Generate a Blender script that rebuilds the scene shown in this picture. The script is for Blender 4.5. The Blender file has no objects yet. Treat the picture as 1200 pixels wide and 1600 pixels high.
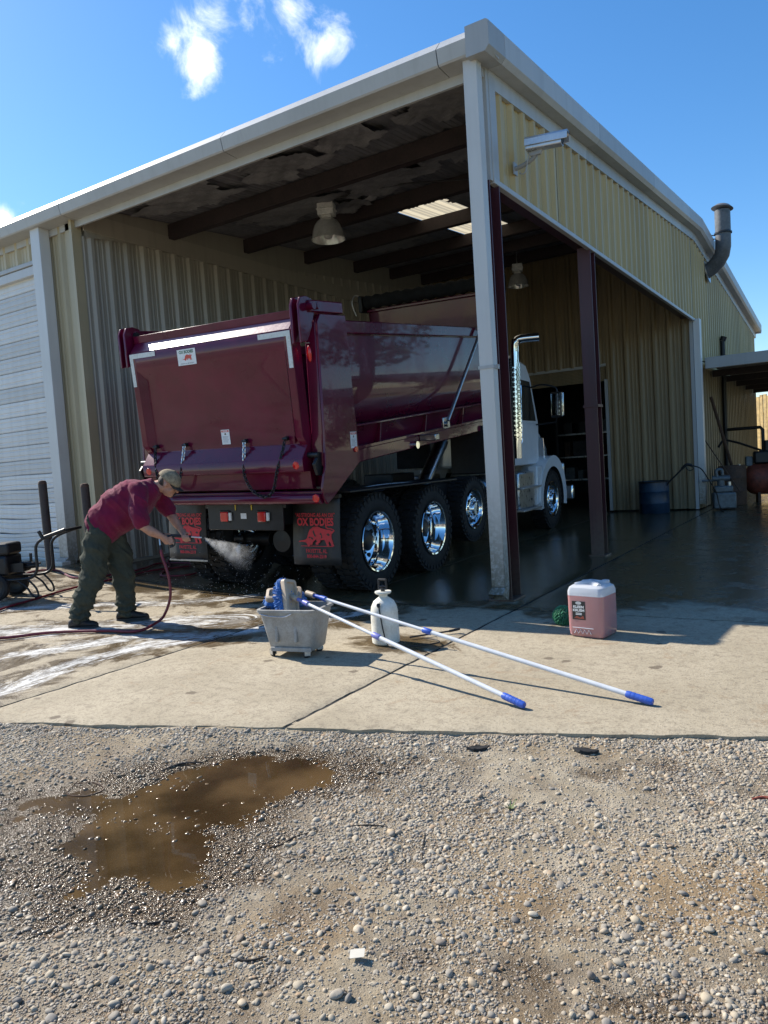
import bpy, bmesh, math, random
import numpy as np
from mathutils import Vector, Matrix, Euler
R = math.radians
random.seed(7); rng = np.random.default_rng(7)
scene = bpy.context.scene
col = scene.collection

# ------------------------------------------------------------------ camera
cam_d = bpy.data.cameras.new('camera'); cam = bpy.data.objects.new('camera', cam_d); col.objects.link(cam)
yaw, pitch, roll = -0.57346, 0.06327, 0.06509
fw = Vector((math.sin(yaw)*math.cos(pitch), math.cos(yaw)*math.cos(pitch), -math.sin(pitch)))
rt = Vector((math.cos(yaw), -math.sin(yaw), 0)); dn = fw.cross(rt)
rt2 = rt*math.cos(roll) + dn*math.sin(roll); dn2 = -rt*math.sin(roll) + dn*math.cos(roll)
M = Matrix((rt2, -dn2, -fw)).transposed().to_4x4(); M.translation = (2.95, -6.59, 1.4)
cam.matrix_world = M
cam_d.sensor_fit = 'VERTICAL'; cam_d.sensor_height = 36; cam_d.lens = 1156.8/1600*36
cam_d.clip_start = 0.05; cam_d.clip_end = 3000
scene.camera = cam

# ------------------------------------------------------------------ light
SUN = Vector((-1.17, 0.045, 1.0)).normalized()
SUN_EL = math.asin(SUN.z); SUN_AZ = math.atan2(SUN.x, SUN.y)
w = bpy.data.worlds.new('World'); scene.world = w; w.use_nodes = True
nt = w.node_tree; nt.nodes.clear()
def wn(t, **k):
    n = nt.nodes.new(t)
    for a, b in k.items(): setattr(n, a, b)
    return n
def wl(a, b): nt.links.new(a, b)
sky = wn('ShaderNodeTexSky', sky_type='NISHITA', sun_disc=False, sun_elevation=SUN_EL, sun_rotation=SUN_AZ, air_density=1.0, dust_density=0.35, ozone_density=3.2, altitude=200)
hs = wn('ShaderNodeHueSaturation'); hs.inputs['Saturation'].default_value = 1.26; hs.inputs['Value'].default_value = 1.0
wl(sky.outputs[0], hs.inputs['Color'])
tc = wn('ShaderNodeTexCoord')
nz = wn('ShaderNodeTexNoise'); nz.inputs['Scale'].default_value = 17; nz.inputs['Detail'].default_value = 9; nz.inputs['Roughness'].default_value = .62; nz.inputs['Distortion'].default_value = .45
wl(tc.outputs['Generated'], nz.inputs['Vector'])
# small fair-weather clouds: (direction, angular radius, weight)
CL = [((-.618,.628,.476),.044,.95), ((-.598,.628,.498),.046,.8), ((-.535,.685,.503),.055,.75), ((-.500,.720,.484),.044,.78), ((-.55,.66,.513),.035,.75),
      ((-.815,.497,.305),.020,1.0), ((-.86,.45,.26),.06,1.0), ((-.4,.62,.67),.08,.8), ((.3,.85,.42),.09,.8), ((.75,.5,.45),.1,.9), ((.9,-.1,.4),.1,.9), ((.55,-.7,.5),.12,.9), ((-.2,-.85,.45),.1,.9), ((-.8,-.45,.4),.08,.9), ((.1,.2,.97),.1,.7), ((.8,.58,.16),.08,.9), ((.45,.86,.2),.06,.8)]
acc = None
for d, r, wt in CL:
    v = Vector(d).normalized()
    dp = wn('ShaderNodeVectorMath', operation='DISTANCE'); wl(tc.outputs['Generated'], dp.inputs[0]); dp.inputs[1].default_value = v
    mr = wn('ShaderNodeMapRange', interpolation_type='SMOOTHSTEP'); mr.inputs['From Min'].default_value = r*1.55; mr.inputs['From Max'].default_value = 0.0; mr.inputs['To Max'].default_value = wt
    wl(dp.outputs['Value'], mr.inputs['Value'])
    if acc is None: acc = mr.outputs[0]
    else:
        mx = wn('ShaderNodeMath', operation='MAXIMUM'); wl(acc, mx.inputs[0]); wl(mr.outputs[0], mx.inputs[1]); acc = mx.outputs[0]
ml = wn('ShaderNodeMath', operation='MULTIPLY_ADD'); wl(acc, ml.inputs[0]); ml.inputs[1].default_value = .52; wl(nz.outputs['Fac'], ml.inputs[2])
cr = wn('ShaderNodeMapRange', interpolation_type='SMOOTHSTEP'); cr.inputs['From Min'].default_value = .70; cr.inputs['From Max'].default_value = 1.12; cr.inputs['To Max'].default_value = .9
wl(ml.outputs[0], cr.inputs['Value'])
mxc = wn('ShaderNodeMix', data_type='RGBA'); wl(cr.outputs[0], mxc.inputs['Factor']); wl(hs.outputs[0], mxc.inputs[6]); mxc.inputs[7].default_value = (8.8, 9.0, 9.3, 1)
bg = wn('ShaderNodeBackground'); bg.inputs['Strength'].default_value = 0.122; wl(mxc.outputs[2], bg.inputs['Color'])
wo = wn('ShaderNodeOutputWorld'); wl(bg.outputs[0], wo.inputs['Surface'])
sd = bpy.data.lights.new('sun', 'SUN'); sd.energy = 5.0; sd.angle = R(.53); sd.color = (1, .93, .82)
so = bpy.data.objects.new('sun', sd); col.objects.link(so); so.rotation_euler = SUN.to_track_quat('Z', 'Y').to_euler()
scene.view_settings.view_transform = 'Standard'; scene.view_settings.look = 'None'; scene.view_settings.gamma = 1
scene.view_settings.exposure = 0.72
scene.cycles.max_bounces = 8; scene.cycles.transparent_max_bounces = 12

# ------------------------------------------------------------------ materials
MATS = {}
def nodes(name):
    m = bpy.data.materials.new(name); m.use_nodes = True
    return m, m.node_tree, m.node_tree.nodes['Principled BSDF']
def noise(t, scale, detail=4, rough=.55, vec=None, dist=0):
    n = t.nodes.new('ShaderNodeTexNoise'); n.inputs['Scale'].default_value = scale; n.inputs['Detail'].default_value = detail
    n.inputs['Roughness'].default_value = rough; n.inputs['Distortion'].default_value = dist
    if vec is not None: t.links.new(vec, n.inputs['Vector'])
    return n
def maprange(t, src, a, b, c=0, d=1, smooth=True):
    n = t.nodes.new('ShaderNodeMapRange'); n.interpolation_type = 'SMOOTHSTEP' if smooth else 'LINEAR'
    for k, v in (('From Min', a), ('From Max', b), ('To Min', c), ('To Max', d)): n.inputs[k].default_value = v
    t.links.new(src, n.inputs['Value']); return n.outputs[0]
def mathn(t, op, a, b=None, c=None):
    n = t.nodes.new('ShaderNodeMath'); n.operation = op
    for i, v in enumerate((a, b, c)):
        if v is None: continue
        if isinstance(v, (int, float)): n.inputs[i].default_value = v
        else: t.links.new(v, n.inputs[i])
    return n.outputs[0]
def mixc(t, f, a, b):
    n = t.nodes.new('ShaderNodeMix'); n.data_type = 'RGBA'
    for key, v in (('Factor', f), (6, a), (7, b)):
        if isinstance(v, (int, float)): n.inputs[key].default_value = v
        elif isinstance(v, tuple): n.inputs[key].default_value = (*v[:3], 1)
        else: t.links.new(v, n.inputs[key])
    return n.outputs[2]
def bumpn(t, h, strength, dist=.01, prev=None):
    n = t.nodes.new('ShaderNodeBump'); n.inputs['Strength'].default_value = strength; n.inputs['Distance'].default_value = dist
    t.links.new(h, n.inputs['Height'])
    if prev is not None: t.links.new(prev, n.inputs['Normal'])
    return n.outputs[0]
def geo(t):
    for n in t.nodes:
        if n.bl_idname == 'ShaderNodeNewGeometry': return n
    return t.nodes.new('ShaderNodeNewGeometry')
def sepxyz(t, v):
    n = t.nodes.new('ShaderNodeSeparateXYZ'); t.links.new(v, n.inputs[0]); return n.outputs
def pmat(name, c, rough=.5, metal=0, var=.18, vs=5, bump=0, bs=60, coat=0, c2=None, spec=None, rvar=.12, trans=0, sheen=0):
    """plain painted / plastic / metal surface with uneven colour, uneven gloss and optional fine relief"""
    m, t, b = nodes(name); g = geo(t).outputs['Position']
    n1 = noise(t, vs, 5, .6, g); n2 = noise(t, vs*7, 3, .6, g)
    f = mathn(t, 'MULTIPLY_ADD', n2.outputs['Fac'], .35, mathn(t, 'MULTIPLY', n1.outputs['Fac'], .65))
    dark = c2 if c2 else tuple(x*(1-var*1.6) for x in c); lite = tuple(min(1, x*(1+var*.6)) for x in c)
    t.links.new(mixc(t, maprange(t, f, .3, .7), dark, lite), b.inputs['Base Color'])
    t.links.new(maprange(t, n1.outputs['Fac'], .3, .7, max(.02, rough-rvar*rough), min(1, rough+rvar*rough*1.5)), b.inputs['Roughness'])
    b.inputs['Metallic'].default_value = metal
    if coat: b.inputs['Coat Weight'].default_value = coat; b.inputs['Coat Roughness'].default_value = .06
    if spec is not None: b.inputs['Specular IOR Level'].default_value = spec
    if trans: b.inputs['Transmission Weight'].default_value = trans
    if sheen: b.inputs['Sheen Weight'].default_value = sheen
    if bump:
        n3 = noise(t, bs, 3, .6, g); t.links.new(bumpn(t, n3.outputs['Fac'], bump), b.inputs['Normal'])
    MATS[name] = m; return m

def wallmat(name, c, c2, streak=.5, grime=.0, gz=.8):
    """painted sheet steel with vertical rain streaks and a grimy foot"""
    m, t, b = nodes(name); g = geo(t).outputs['Position']
    mp = t.nodes.new('ShaderNodeMapping'); mp.inputs['Scale'].default_value = (9, 9, .5); t.links.new(g, mp.inputs[0])
    n1 = noise(t, 1.0, 6, .65, mp.outputs[0]); n2 = noise(t, .8, 4, .6, g); n3 = noise(t, 30, 3, .6, g)
    f = mathn(t, 'MULTIPLY', maprange(t, n1.outputs['Fac'], .42, .75), streak)
    cc = mixc(t, f, c, c2)
    cc = mixc(t, mathn(t, 'MULTIPLY', maprange(t, n2.outputs['Fac'], .45, .75), .3), cc, tuple(x*.7 for x in c))
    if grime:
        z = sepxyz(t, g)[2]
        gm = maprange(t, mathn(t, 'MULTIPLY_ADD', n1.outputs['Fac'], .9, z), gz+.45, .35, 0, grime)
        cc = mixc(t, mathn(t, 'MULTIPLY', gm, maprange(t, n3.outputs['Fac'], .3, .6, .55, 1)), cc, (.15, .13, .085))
    oi = t.nodes.new('ShaderNodeObjectInfo'); hv = t.nodes.new('ShaderNodeHueSaturation'); t.links.new(cc, hv.inputs['Color']); t.links.new(maprange(t, oi.outputs['Random'], 0, 1, .88, 1.10), hv.inputs['Value']); cc = hv.outputs[0]
    t.links.new(cc, b.inputs['Base Color']); b.inputs['Roughness'].default_value = .42
    t.links.new(bumpn(t, n3.outputs['Fac'], .06, .004), b.inputs['Normal'])
    MATS[name] = m; return m

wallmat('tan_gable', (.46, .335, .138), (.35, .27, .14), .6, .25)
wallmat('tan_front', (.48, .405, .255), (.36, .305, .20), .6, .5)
wallmat('tan_inside', (.42, .385, .315), (.31, .28, .225), .55, .5)
wallmat('tan_back_shaded', (.27, .198, .105), (.15, .112, .062), .8, .8, 1.2)  # same tan sheet, the bay's shade painted in as a darker colour
wallmat('tan_lean_shaded', (.20, .152, .08), (.12, .092, .055), .8, .8, 1.4)  # same tan sheet, darkened to put the lean-to's shade into its colour
wallmat('white_trim', (.42, .425, .42), (.30, .295, .28), .35, .0)
wallmat('white_trim_dirty', (.62, .62, .60), (.5, .48, .43), .3, 1.0, 1.5)
wallmat('door_white', (.62, .62, .61), (.47, .46, .44), .4, .35)
wallmat('maroon_steel', (.06, .015, .021), (.036, .011, .014), .5, .5)
pmat('purlin', (.05, .034, .034), .7, var=.3, bump=.1)
pmat('purlin_lit', (.15, .075, .045), .7, var=.3)
pmat('rust_brown', (.10, .055, .035), .75, var=.4, bump=.2)
pmat('bollard_brown', (.060, .045, .040), .65, var=.35, bump=.15, bs=90)
pmat('flue_grey', (.12, .125, .13), .5, var=.3, vs=3)
pmat('cam_silver', (.62, .63, .66), .3, .6, var=.1)
pmat('black_plastic', (.016, .016, .018), .45, var=.2)
pmat('black_metal', (.018, .018, .02), .4, .2, var=.3, vs=9, bump=.05)
pmat('black_matte', (.012, .012, .013), .85, var=.3)
pmat('rubber', (.012, .012, .0125), .7, var=.35, vs=14, bump=.12, bs=140)
pmat('flap_rubber', (.030, .030, .031), .5, var=.3, vs=9, bump=.08, bs=120)
pmat('chrome', (.84, .85, .87), .05, 1, var=.03, rvar=.5)
pmat('steel', (.52, .53, .54), .3, 1, var=.2, vs=12)
pmat('zinc', (.60, .61, .62), .32, .9, var=.15, vs=20)
pmat('truck_white', (.74, .75, .76), .22, var=.04, coat=.8)
pmat('glass_dark', (.012, .015, .018), .04, var=.1)
pmat('red_lens', (.62, .012, .012), .15, var=.1, coat=.6)
pmat('amber', (.7, .5, .02), .3)
pmat('print_red', (.62, .035, .045), .6, var=.12, vs=30)
pmat('print_red_sign', (.66, .09, .06), .6, var=.1)
pmat('print_green', (.06, .18, .10), .6)
pmat('print_black', (.02, .02, .02), .6)
pmat('print_grey', (.3, .31, .33), .6)
pmat('sticker_white', (.74, .76, .76), .35, var=.08, vs=20)
pmat('reflective_tape', (.55, .58, .60), .3, .15, var=.12, vs=25)
pmat('hose_red', (.20, .018, .030), .38, var=.25, vs=12)
pmat('hose_black', (.014, .014, .015), .45)
pmat('pole_white', (.62, .64, .67), .32, var=.06, vs=14)
pmat('grip_blue', (.03, .10, .48), .42, var=.15, vs=20)
pmat('collar_lilac', (.17, .18, .50), .45, var=.12)
pmat('bucket_grey', (.31, .315, .31), .55, var=.30, vs=12, bump=.06, bs=90, c2=(.22, .215, .205))
pmat('tan_plastic', (.46, .36, .26), .5, var=.12)
pmat('tank_white', (.78, .78, .72), .42, var=.1, vs=9, c2=(.6, .58, .5))
pmat('blue_barrel', (.008, .035, .075), .4, var=.3)
pmat('pump_grey', (.15, .17, .18), .5, .3, var=.3, vs=15)
pmat('rust_red', (.26, .06, .035), .6, var=.4, vs=8, bump=.1)
pmat('shirt', (.165, .010, .043), .9, var=.12, vs=7, bump=.25, bs=500, spec=.2, sheen=.12)
pmat('trousers', (.058, .063, .047), .92, var=.18, vs=9, bump=.3, bs=450, spec=.2)
pmat('skin', (.50, .25, .165), .5, var=.16, vs=20, bump=.08, bs=250)
pmat('hair', (.075, .05, .034), .7, var=.3, vs=60, bump=.5, bs=220)
pmat('cap_khaki', (.33, .26, .165), .9, var=.4, vs=28, bump=.3, bs=420)
pmat('cap_dark', (.05, .04, .032), .85, var=.2)
pmat('shoe', (.020, .018, .017), .6, var=.3, vs=20, bump=.15)
pmat('sole', (.05, .045, .04), .8)
pmat('lamp_glass', (.80, .80, .78), .18, .55, var=.15)
pmat('lamp_white', (.82, .81, .77), .5, var=.2)
pmat('insulation', (.26, .255, .26), .8, var=.22, vs=3, bump=.6, bs=18)
pmat('roof_under', (.21, .21, .225), .7, var=.2, vs=1.6, bump=.15, bs=8)
pmat('stick', (.035, .028, .022), .85, var=.3, vs=40)
pmat('paper', (.52, .49, .42), .8, var=.1)
pmat('leaf_green', (.12, .16, .05), .7)
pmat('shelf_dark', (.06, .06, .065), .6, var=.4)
pmat('fence_wood', (.50, .36, .16), .8, var=.3, vs=6)
pmat('ridge_white', (.70, .66, .58), .6)
def maroon_paint():
    m, t, b = nodes('maroon_paint'); g = geo(t).outputs['Position']
    n1 = noise(t, 2.2, 4, .6, g)
    t.links.new(mixc(t, maprange(t, n1.outputs['Fac'], .35, .7), (.085, .0022, .021), (.118, .003, .029)), b.inputs['Base Color'])
    b.inputs['Metallic'].default_value = .0; b.inputs['Specular IOR Level'].default_value = .15; b.inputs['Coat Weight'].default_value = .62; b.inputs['Coat Roughness'].default_value = .035
    t.links.new(maprange(t, n1.outputs['Fac'], .3, .7, .26, .36), b.inputs['Roughness'])
    # wet: beads of wash water
    v = t.nodes.new('ShaderNodeTexVoronoi'); v.inputs['Scale'].default_value = 95; t.links.new(g, v.inputs['Vector'])
    d = mathn(t, 'MULTIPLY', maprange(t, v.outputs['Distance'], .42, .1), maprange(t, n1.outputs['Fac'], .5, .62))
    n2 = noise(t, 1.2, 2, .5, g)
    bb = bumpn(t, d, .10, .004); bb = bumpn(t, n2.outputs['Fac'], .05, .02, bb)
    t.links.new(bb, b.inputs['Normal']); t.links.new(bb, b.inputs['Coat Normal'])
    MATS['maroon_paint'] = m
maroon_paint()
def beaded_paint():
    m, t, b = nodes('maroon_beaded'); g = geo(t).outputs['Position']
    n1 = noise(t, 30, 5, .7, g); v = t.nodes.new('ShaderNodeTexVoronoi'); v.inputs['Scale'].default_value = 70; t.links.new(g, v.inputs['Vector'])
    b.inputs['Base Color'].default_value = (.115, .003, .028, 1); b.inputs['Coat Weight'].default_value = 1; b.inputs['Roughness'].default_value = .3
    t.links.new(maprange(t, n1.outputs['Fac'], .35, .65, .17, .27), b.inputs['Coat Roughness'])
    bb = bumpn(t, maprange(t, v.outputs['Distance'], .45, .1), .06, .004); bb = bumpn(t, n1.outputs['Fac'], .10, .004, bb); t.links.new(bb, b.inputs['Coat Normal'])
    MATS['maroon_beaded'] = m
beaded_paint()
def translucent_sheet():
    m, t, b = nodes('skylight_sheet'); t.nodes.remove(b); o = t.nodes['Material Output']
    tr = t.nodes.new('ShaderNodeBsdfTranslucent'); tr.inputs['Color'].default_value = (.40, .35, .25, 1)
    df = t.nodes.new('ShaderNodeBsdfDiffuse'); df.inputs['Color'].default_value = (.6, .57, .48, 1)
    mx = t.nodes.new('ShaderNodeMixShader'); mx.inputs[0].default_value = .25
    t.links.new(tr.outputs[0], mx.inputs[1]); t.links.new(df.outputs[0], mx.inputs[2]); t.links.new(mx.outputs[0], o.inputs[0])
    MATS['skylight_sheet'] = m
translucent_sheet()
def jug_mats():
    m, t, b = nodes('jug_plastic'); b.inputs['Base Color'].default_value = (.80, .83, .88, 1); b.inputs['Roughness'].default_value = .28
    b.inputs['Transmission Weight'].default_value = .45; b.inputs['IOR'].default_value = 1.3
    b.inputs['Subsurface Weight'].default_value = .0; MATS['jug_plastic'] = m
    m, t, b = nodes('jug_liquid'); b.inputs['Roughness'].default_value = .22
    n = noise(t, 6, 3, .5, geo(t).outputs['Position'])
    t.links.new(mixc(t, n.outputs['Fac'], (.40, .205, .21), (.47, .25, .25)), b.inputs['Base Color'])
    b.inputs['Subsurface Weight'].default_value = .6; b.inputs['Subsurface Radius'].default_value = (.08, .03, .03); b.inputs['Subsurface Scale'].default_value = .6
    b.inputs['Coat Weight'].default_value = .25
    MATS['jug_liquid'] = m
jug_mats()
def microfibre(name, c):
    m, t, b = nodes(name); g = geo(t).outputs['Position']
    n = noise(t, 90, 4, .7, g)
    t.links.new(mixc(t, maprange(t, n.outputs['Fac'], .3, .7), tuple(x*.45 for x in c), c), b.inputs['Base Color'])
    b.inputs['Roughness'].default_value = .95; t.links.new(bumpn(t, n.outputs['Fac'], 1, .01), b.inputs['Normal'])
    b.inputs['Sheen Weight'].default_value = .4; MATS[name] = m
microfibre('fibre_blue', (.03, .20, .62)); microfibre('fibre_green', (.010, .26, .10))

# ------------------------------------------------------------------ geometry helpers
class MB:
    def __init__(s): s.v = []; s.f = []
    def add(s, vs, fs):
        o = len(s.v); s.v += [tuple(p) for p in vs]; s.f += [tuple(i+o for i in f) for f in fs]; return s
    def box(s, x0, x1, y0, y1, z0, z1, m=None):
        vs = [Vector((x, y, z)) for z in (z0, z1) for y in (y0, y1) for x in (x0, x1)]
        if m is not None: vs = [m @ p for p in vs]
        return s.add(vs, [(0,2,3,1), (4,5,7,6), (0,1,5,4), (2,6,7,3), (0,4,6,2), (1,3,7,5)])
    def prism(s, poly, a, b, ax=0, m=None):
        """poly of (p,q) extruded along axis ax from a to b; (p,q) are the other two axes in order"""
        n = len(poly); vs = []
        for d in (a, b):
            for p, q in poly:
                P = [p, q]; P.insert(ax, d); vs.append(Vector(P))
        if m is not None: vs = [m @ p for p in vs]
        fs = [tuple(range(n))[::-1], tuple(range(n, 2*n))] + [(i, (i+1) % n, n+(i+1) % n, n+i) for i in range(n)]
        return s.add(vs, fs)
    def sheet(s, prof, a, b, ax=0):
        """open profile extruded along ax"""
        n = len(prof); vs = []
        for d in (a, b):
            for p, q in prof:
                P = [p, q]; P.insert(ax, d); vs.append(P)
        return s.add(vs, [(i, i+1, n+i+1, n+i) for i in range(n-1)])
    def tube(s, pts, r, n=8, cap=True, closed=False):
        pts = [Vector(p) for p in pts]; N = len(pts)
        rr = r if isinstance(r, (list, tuple)) else [r]*N
        up = None; rings = []
        for i, p in enumerate(pts):
            if closed: d = pts[(i+1) % N]-pts[i-1]
            else: d = (pts[min(i+1, N-1)]-pts[max(i-1, 0)])
            d.normalize()
            if up is None:
                up = Vector((0, 0, 1)) if abs(d.z) < .9 else Vector((1, 0, 0))
            a = d.cross(up); a.normalize(); up = a.cross(d); up.normalize()
            rings.append([p + (a*math.cos(2*math.pi*k/n) + up*math.sin(2*math.pi*k/n))*rr[i] for k in range(n)])
        vs = [q for rg in rings for q in rg]; fs = []
        for i in range(N if closed else N-1):
            j = (i+1) % N
            for k in range(n): fs.append((i*n+k, i*n+(k+1) % n, j*n+(k+1) % n, j*n+k))
        if cap and not closed: fs += [tuple(range(n))[::-1], tuple(range((N-1)*n, N*n))]
        return s.add(vs, fs)
    def lathe(s, prof, n=32, m=None, cap=False):
        """prof of (radius, height) about local Z, optionally moved by matrix m"""
        vs = []; P = len(prof)
        for k in range(n):
            a = 2*math.pi*k/n; c, d = math.cos(a), math.sin(a)
            for r, h in prof: vs.append(Vector((r*c, r*d, h)))
        if m is not None: vs = [m @ p for p in vs]
        fs = [(k*P+i, ((k+1) % n)*P+i, ((k+1) % n)*P+i+1, k*P+i+1) for k in range(n) for i in range(P-1)]
        if cap:
            fs.append(tuple(k*P for k in range(n))[::-1]); fs.append(tuple(k*P+P-1 for k in range(n)))
        return s.add(vs, fs)
    def loft(s, rings, cap=True):
        n = len(rings[0]); vs = [p for r in rings for p in r]; fs = []
        for i in range(len(rings)-1):
            for k in range(n): fs.append((i*n+k, i*n+(k+1) % n, (i+1)*n+(k+1) % n, (i+1)*n+k))
        if cap: fs += [tuple(range(n))[::-1], tuple(range((len(rings)-1)*n, len(rings)*n))]
        return s.add(vs, fs)
    def mesh(s, name, smooth=False, fix=True):
        me = bpy.data.meshes.new(name); me.from_pydata([tuple(p) for p in s.v], [], s.f); 
        if fix:
            bm = bmesh.new(); bm.from_mesh(me); bmesh.ops.recalc_face_normals(bm, faces=bm.faces); bm.to_mesh(me); bm.free()
        if smooth: shade(me)
        return me
    def build(s, name, mat, parent=None, smooth=False, bevel=0, fix=True, seg=2, loc=None, rot=None):
        o = obj(name, s.mesh(name, smooth or bevel > 0, fix), mat, parent)
        if bevel: bev(o, bevel, seg)
        if loc: o.location = loc
        if rot: o.rotation_euler = rot
        return o
def shade(me, ang=38):
    me.polygons.foreach_set('use_smooth', [True]*len(me.polygons)); me.set_sharp_from_angle(angle=R(ang))
def bev(o, wd, seg=2):
    b = o.modifiers.new('bevel', 'BEVEL'); b.width = wd; b.segments = seg; b.limit_method = 'ANGLE'; b.angle_limit = R(40); b.harden_normals = False
def obj(name, me, mat, parent=None):
    o = bpy.data.objects.new(name, me); col.objects.link(o)
    if mat and not me.materials: me.materials.append(MATS[mat] if isinstance(mat, str) else mat)
    if parent: o.parent = parent
    return o
def empty(name, loc=(0, 0, 0), rot=(0, 0, 0), parent=None):
    o = bpy.data.objects.new(name, None); col.objects.link(o); o.location = loc; o.rotation_euler = rot; o.empty_display_size = .1
    if parent: o.parent = parent
    return o
def tag(o, label=None, cat=None, group=None, kind=None):
    for k, v in (('label', label), ('category', cat), ('group', group), ('kind', kind)):
        if v: o[k] = v
    return o
def thing(name, label, cat, loc=(0, 0, 0), rot=(0, 0, 0), group=None):
    return tag(empty(name, loc, rot), label, cat, group)
def copy_tree(o, parent=None):
    c = o.copy(); col.objects.link(c); c.parent = parent
    for ch in list(o.children): copy_tree(ch, c)
    return c
def text_mesh(s, size, bold=0.0, sx=1.0, align='CENTER'):
    cu = bpy.data.curves.new('lettering', 'FONT'); cu.body = s; cu.size = size; cu.align_x = align; cu.align_y = 'CENTER'; cu.offset = bold; cu.resolution_u = 3
    o = bpy.data.objects.new('lettering', cu); col.objects.link(o)
    dg = bpy.context.evaluated_depsgraph_get(); me = bpy.data.meshes.new_from_object(o.evaluated_get(dg))
    bpy.data.objects.remove(o); bpy.data.curves.remove(cu)
    for v in me.vertices: v.co.x *= sx
    return me
def flat_poly(pts, d=0):
    return MB().add([(x, y, d) for x, y in pts], [tuple(range(len(pts)))])
def bez(pts, n=10, closed=False):
    """Catmull-Rom through points"""
    P = [Vector(p) for p in pts]; out = []; N = len(P)
    for i in range(N if closed else N-1):
        p0 = P[(i-1) % N] if closed or i > 0 else P[0]*2-P[1]
        p1 = P[i]; p2 = P[(i+1) % N]
        p3 = P[(i+2) % N] if closed or i+2 < N else P[-1]*2-P[-2]
        for k in range(n):
            t = k/n
            out.append(.5*((2*p1)+(p2-p0)*t+(2*p0-5*p1+4*p2-p3)*t*t+(3*p1-p0-3*p2+p3)*t**3))
    if not closed: out.append(P[-1])
    return out
def gz(x, y=0):
    """height of the concrete: it climbs gently to the left, away from the drain"""
    d = min(max(-1.8-x, 0), 4.7); return .012*d*d

# ================================================================== THE GROUND
def vnoise(x, y, s, seed=0):
    """smooth value noise on arrays"""
    X = x/s; Y = y/s; xi = np.floor(X).astype(int); yi = np.floor(Y).astype(int); fx = X-xi; fy = Y-yi
    def h(a, b):
        n = (a*374761393 + b*668265263 + seed*974634777) & 0xffffffff
        n = ((n ^ (n >> 13))*1274126177) & 0xffffffff
        return ((n ^ (n >> 16)) & 0xffff)/65535.
    fx = fx*fx*(3-2*fx); fy = fy*fy*(3-2*fy)
    return (h(xi, yi)*(1-fx)+h(xi+1, yi)*fx)*(1-fy)+(h(xi, yi+1)*(1-fx)+h(xi+1, yi+1)*fx)*fy
def fbm(x, y, s, seed=0, o=4):
    r = 0; a = 1; tot = 0
    for k in range(o): r = r+a*vnoise(x, y, s/2**k, seed+k); tot += a; a *= .5
    return r/tot
def gza(x): d = np.clip(-1.8-x, 0, 4.7); return .012*d*d
YF = lambda x: -4.18 + (x+1.47)*.355           # front edge of the concrete, oblique to the building
WATER_Z = -0.062
def lobe(x, y, cx, cy, ra, rb, ang):
    c, s = math.cos(ang), math.sin(ang); dx = x-cx; dy = y-cy
    u = (dx*c+dy*s)/ra; v = (-dx*s+dy*c)/rb
    return np.exp(-(u*u+v*v))
def hollow(x, y):
    wob = (fbm(x, y, .35, 5)-.5)*.5
    d = 1.15*lobe(x, y, .48, -4.03, .54, .38, .45) + .50*lobe(x, y, .50, -4.75, .52, .44, .3) + .42*lobe(x, y, -.25, -4.75, .45, .25, .5)
    return np.clip(d*(1+wob*1.3), 0, 1.2)
def gravel_h(x, y):
    return -.040 + gza(x)*.6 + .022*np.exp(-np.clip(YF(x)-y, 0, 9)/.18) + (fbm(x, y, .8, 1)-.5)*.03 + (fbm(x, y, .11, 9, 3)-.5)*.020 - .042*hollow(x, y)
def grid_mesh(name, xs, ys, hf):
    X, Y = np.meshgrid(xs, ys); Z = hf(X, Y); nx, ny = len(xs), len(ys)
    v = np.stack([X, Y, Z], -1).reshape(-1, 3)
    i = np.arange(nx*ny).reshape(ny, nx); f = np.stack([i[:-1, :-1], i[:-1, 1:], i[1:, 1:], i[1:, :-1]], -1).reshape(-1, 4)
    me = bpy.data.meshes.new(name); me.vertices.add(len(v)); me.vertices.foreach_set('co', v.ravel())
    me.loops.add(f.size); me.loops.foreach_set('vertex_index', f.ravel()); me.polygons.add(len(f))
    me.polygons.foreach_set('loop_start', np.arange(0, f.size, 4)); me.polygons.foreach_set('loop_total', np.full(len(f), 4))
    me.update(); me.validate(); me.polygons.foreach_set('use_smooth', np.ones(len(f), bool))
    return me, v

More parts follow.
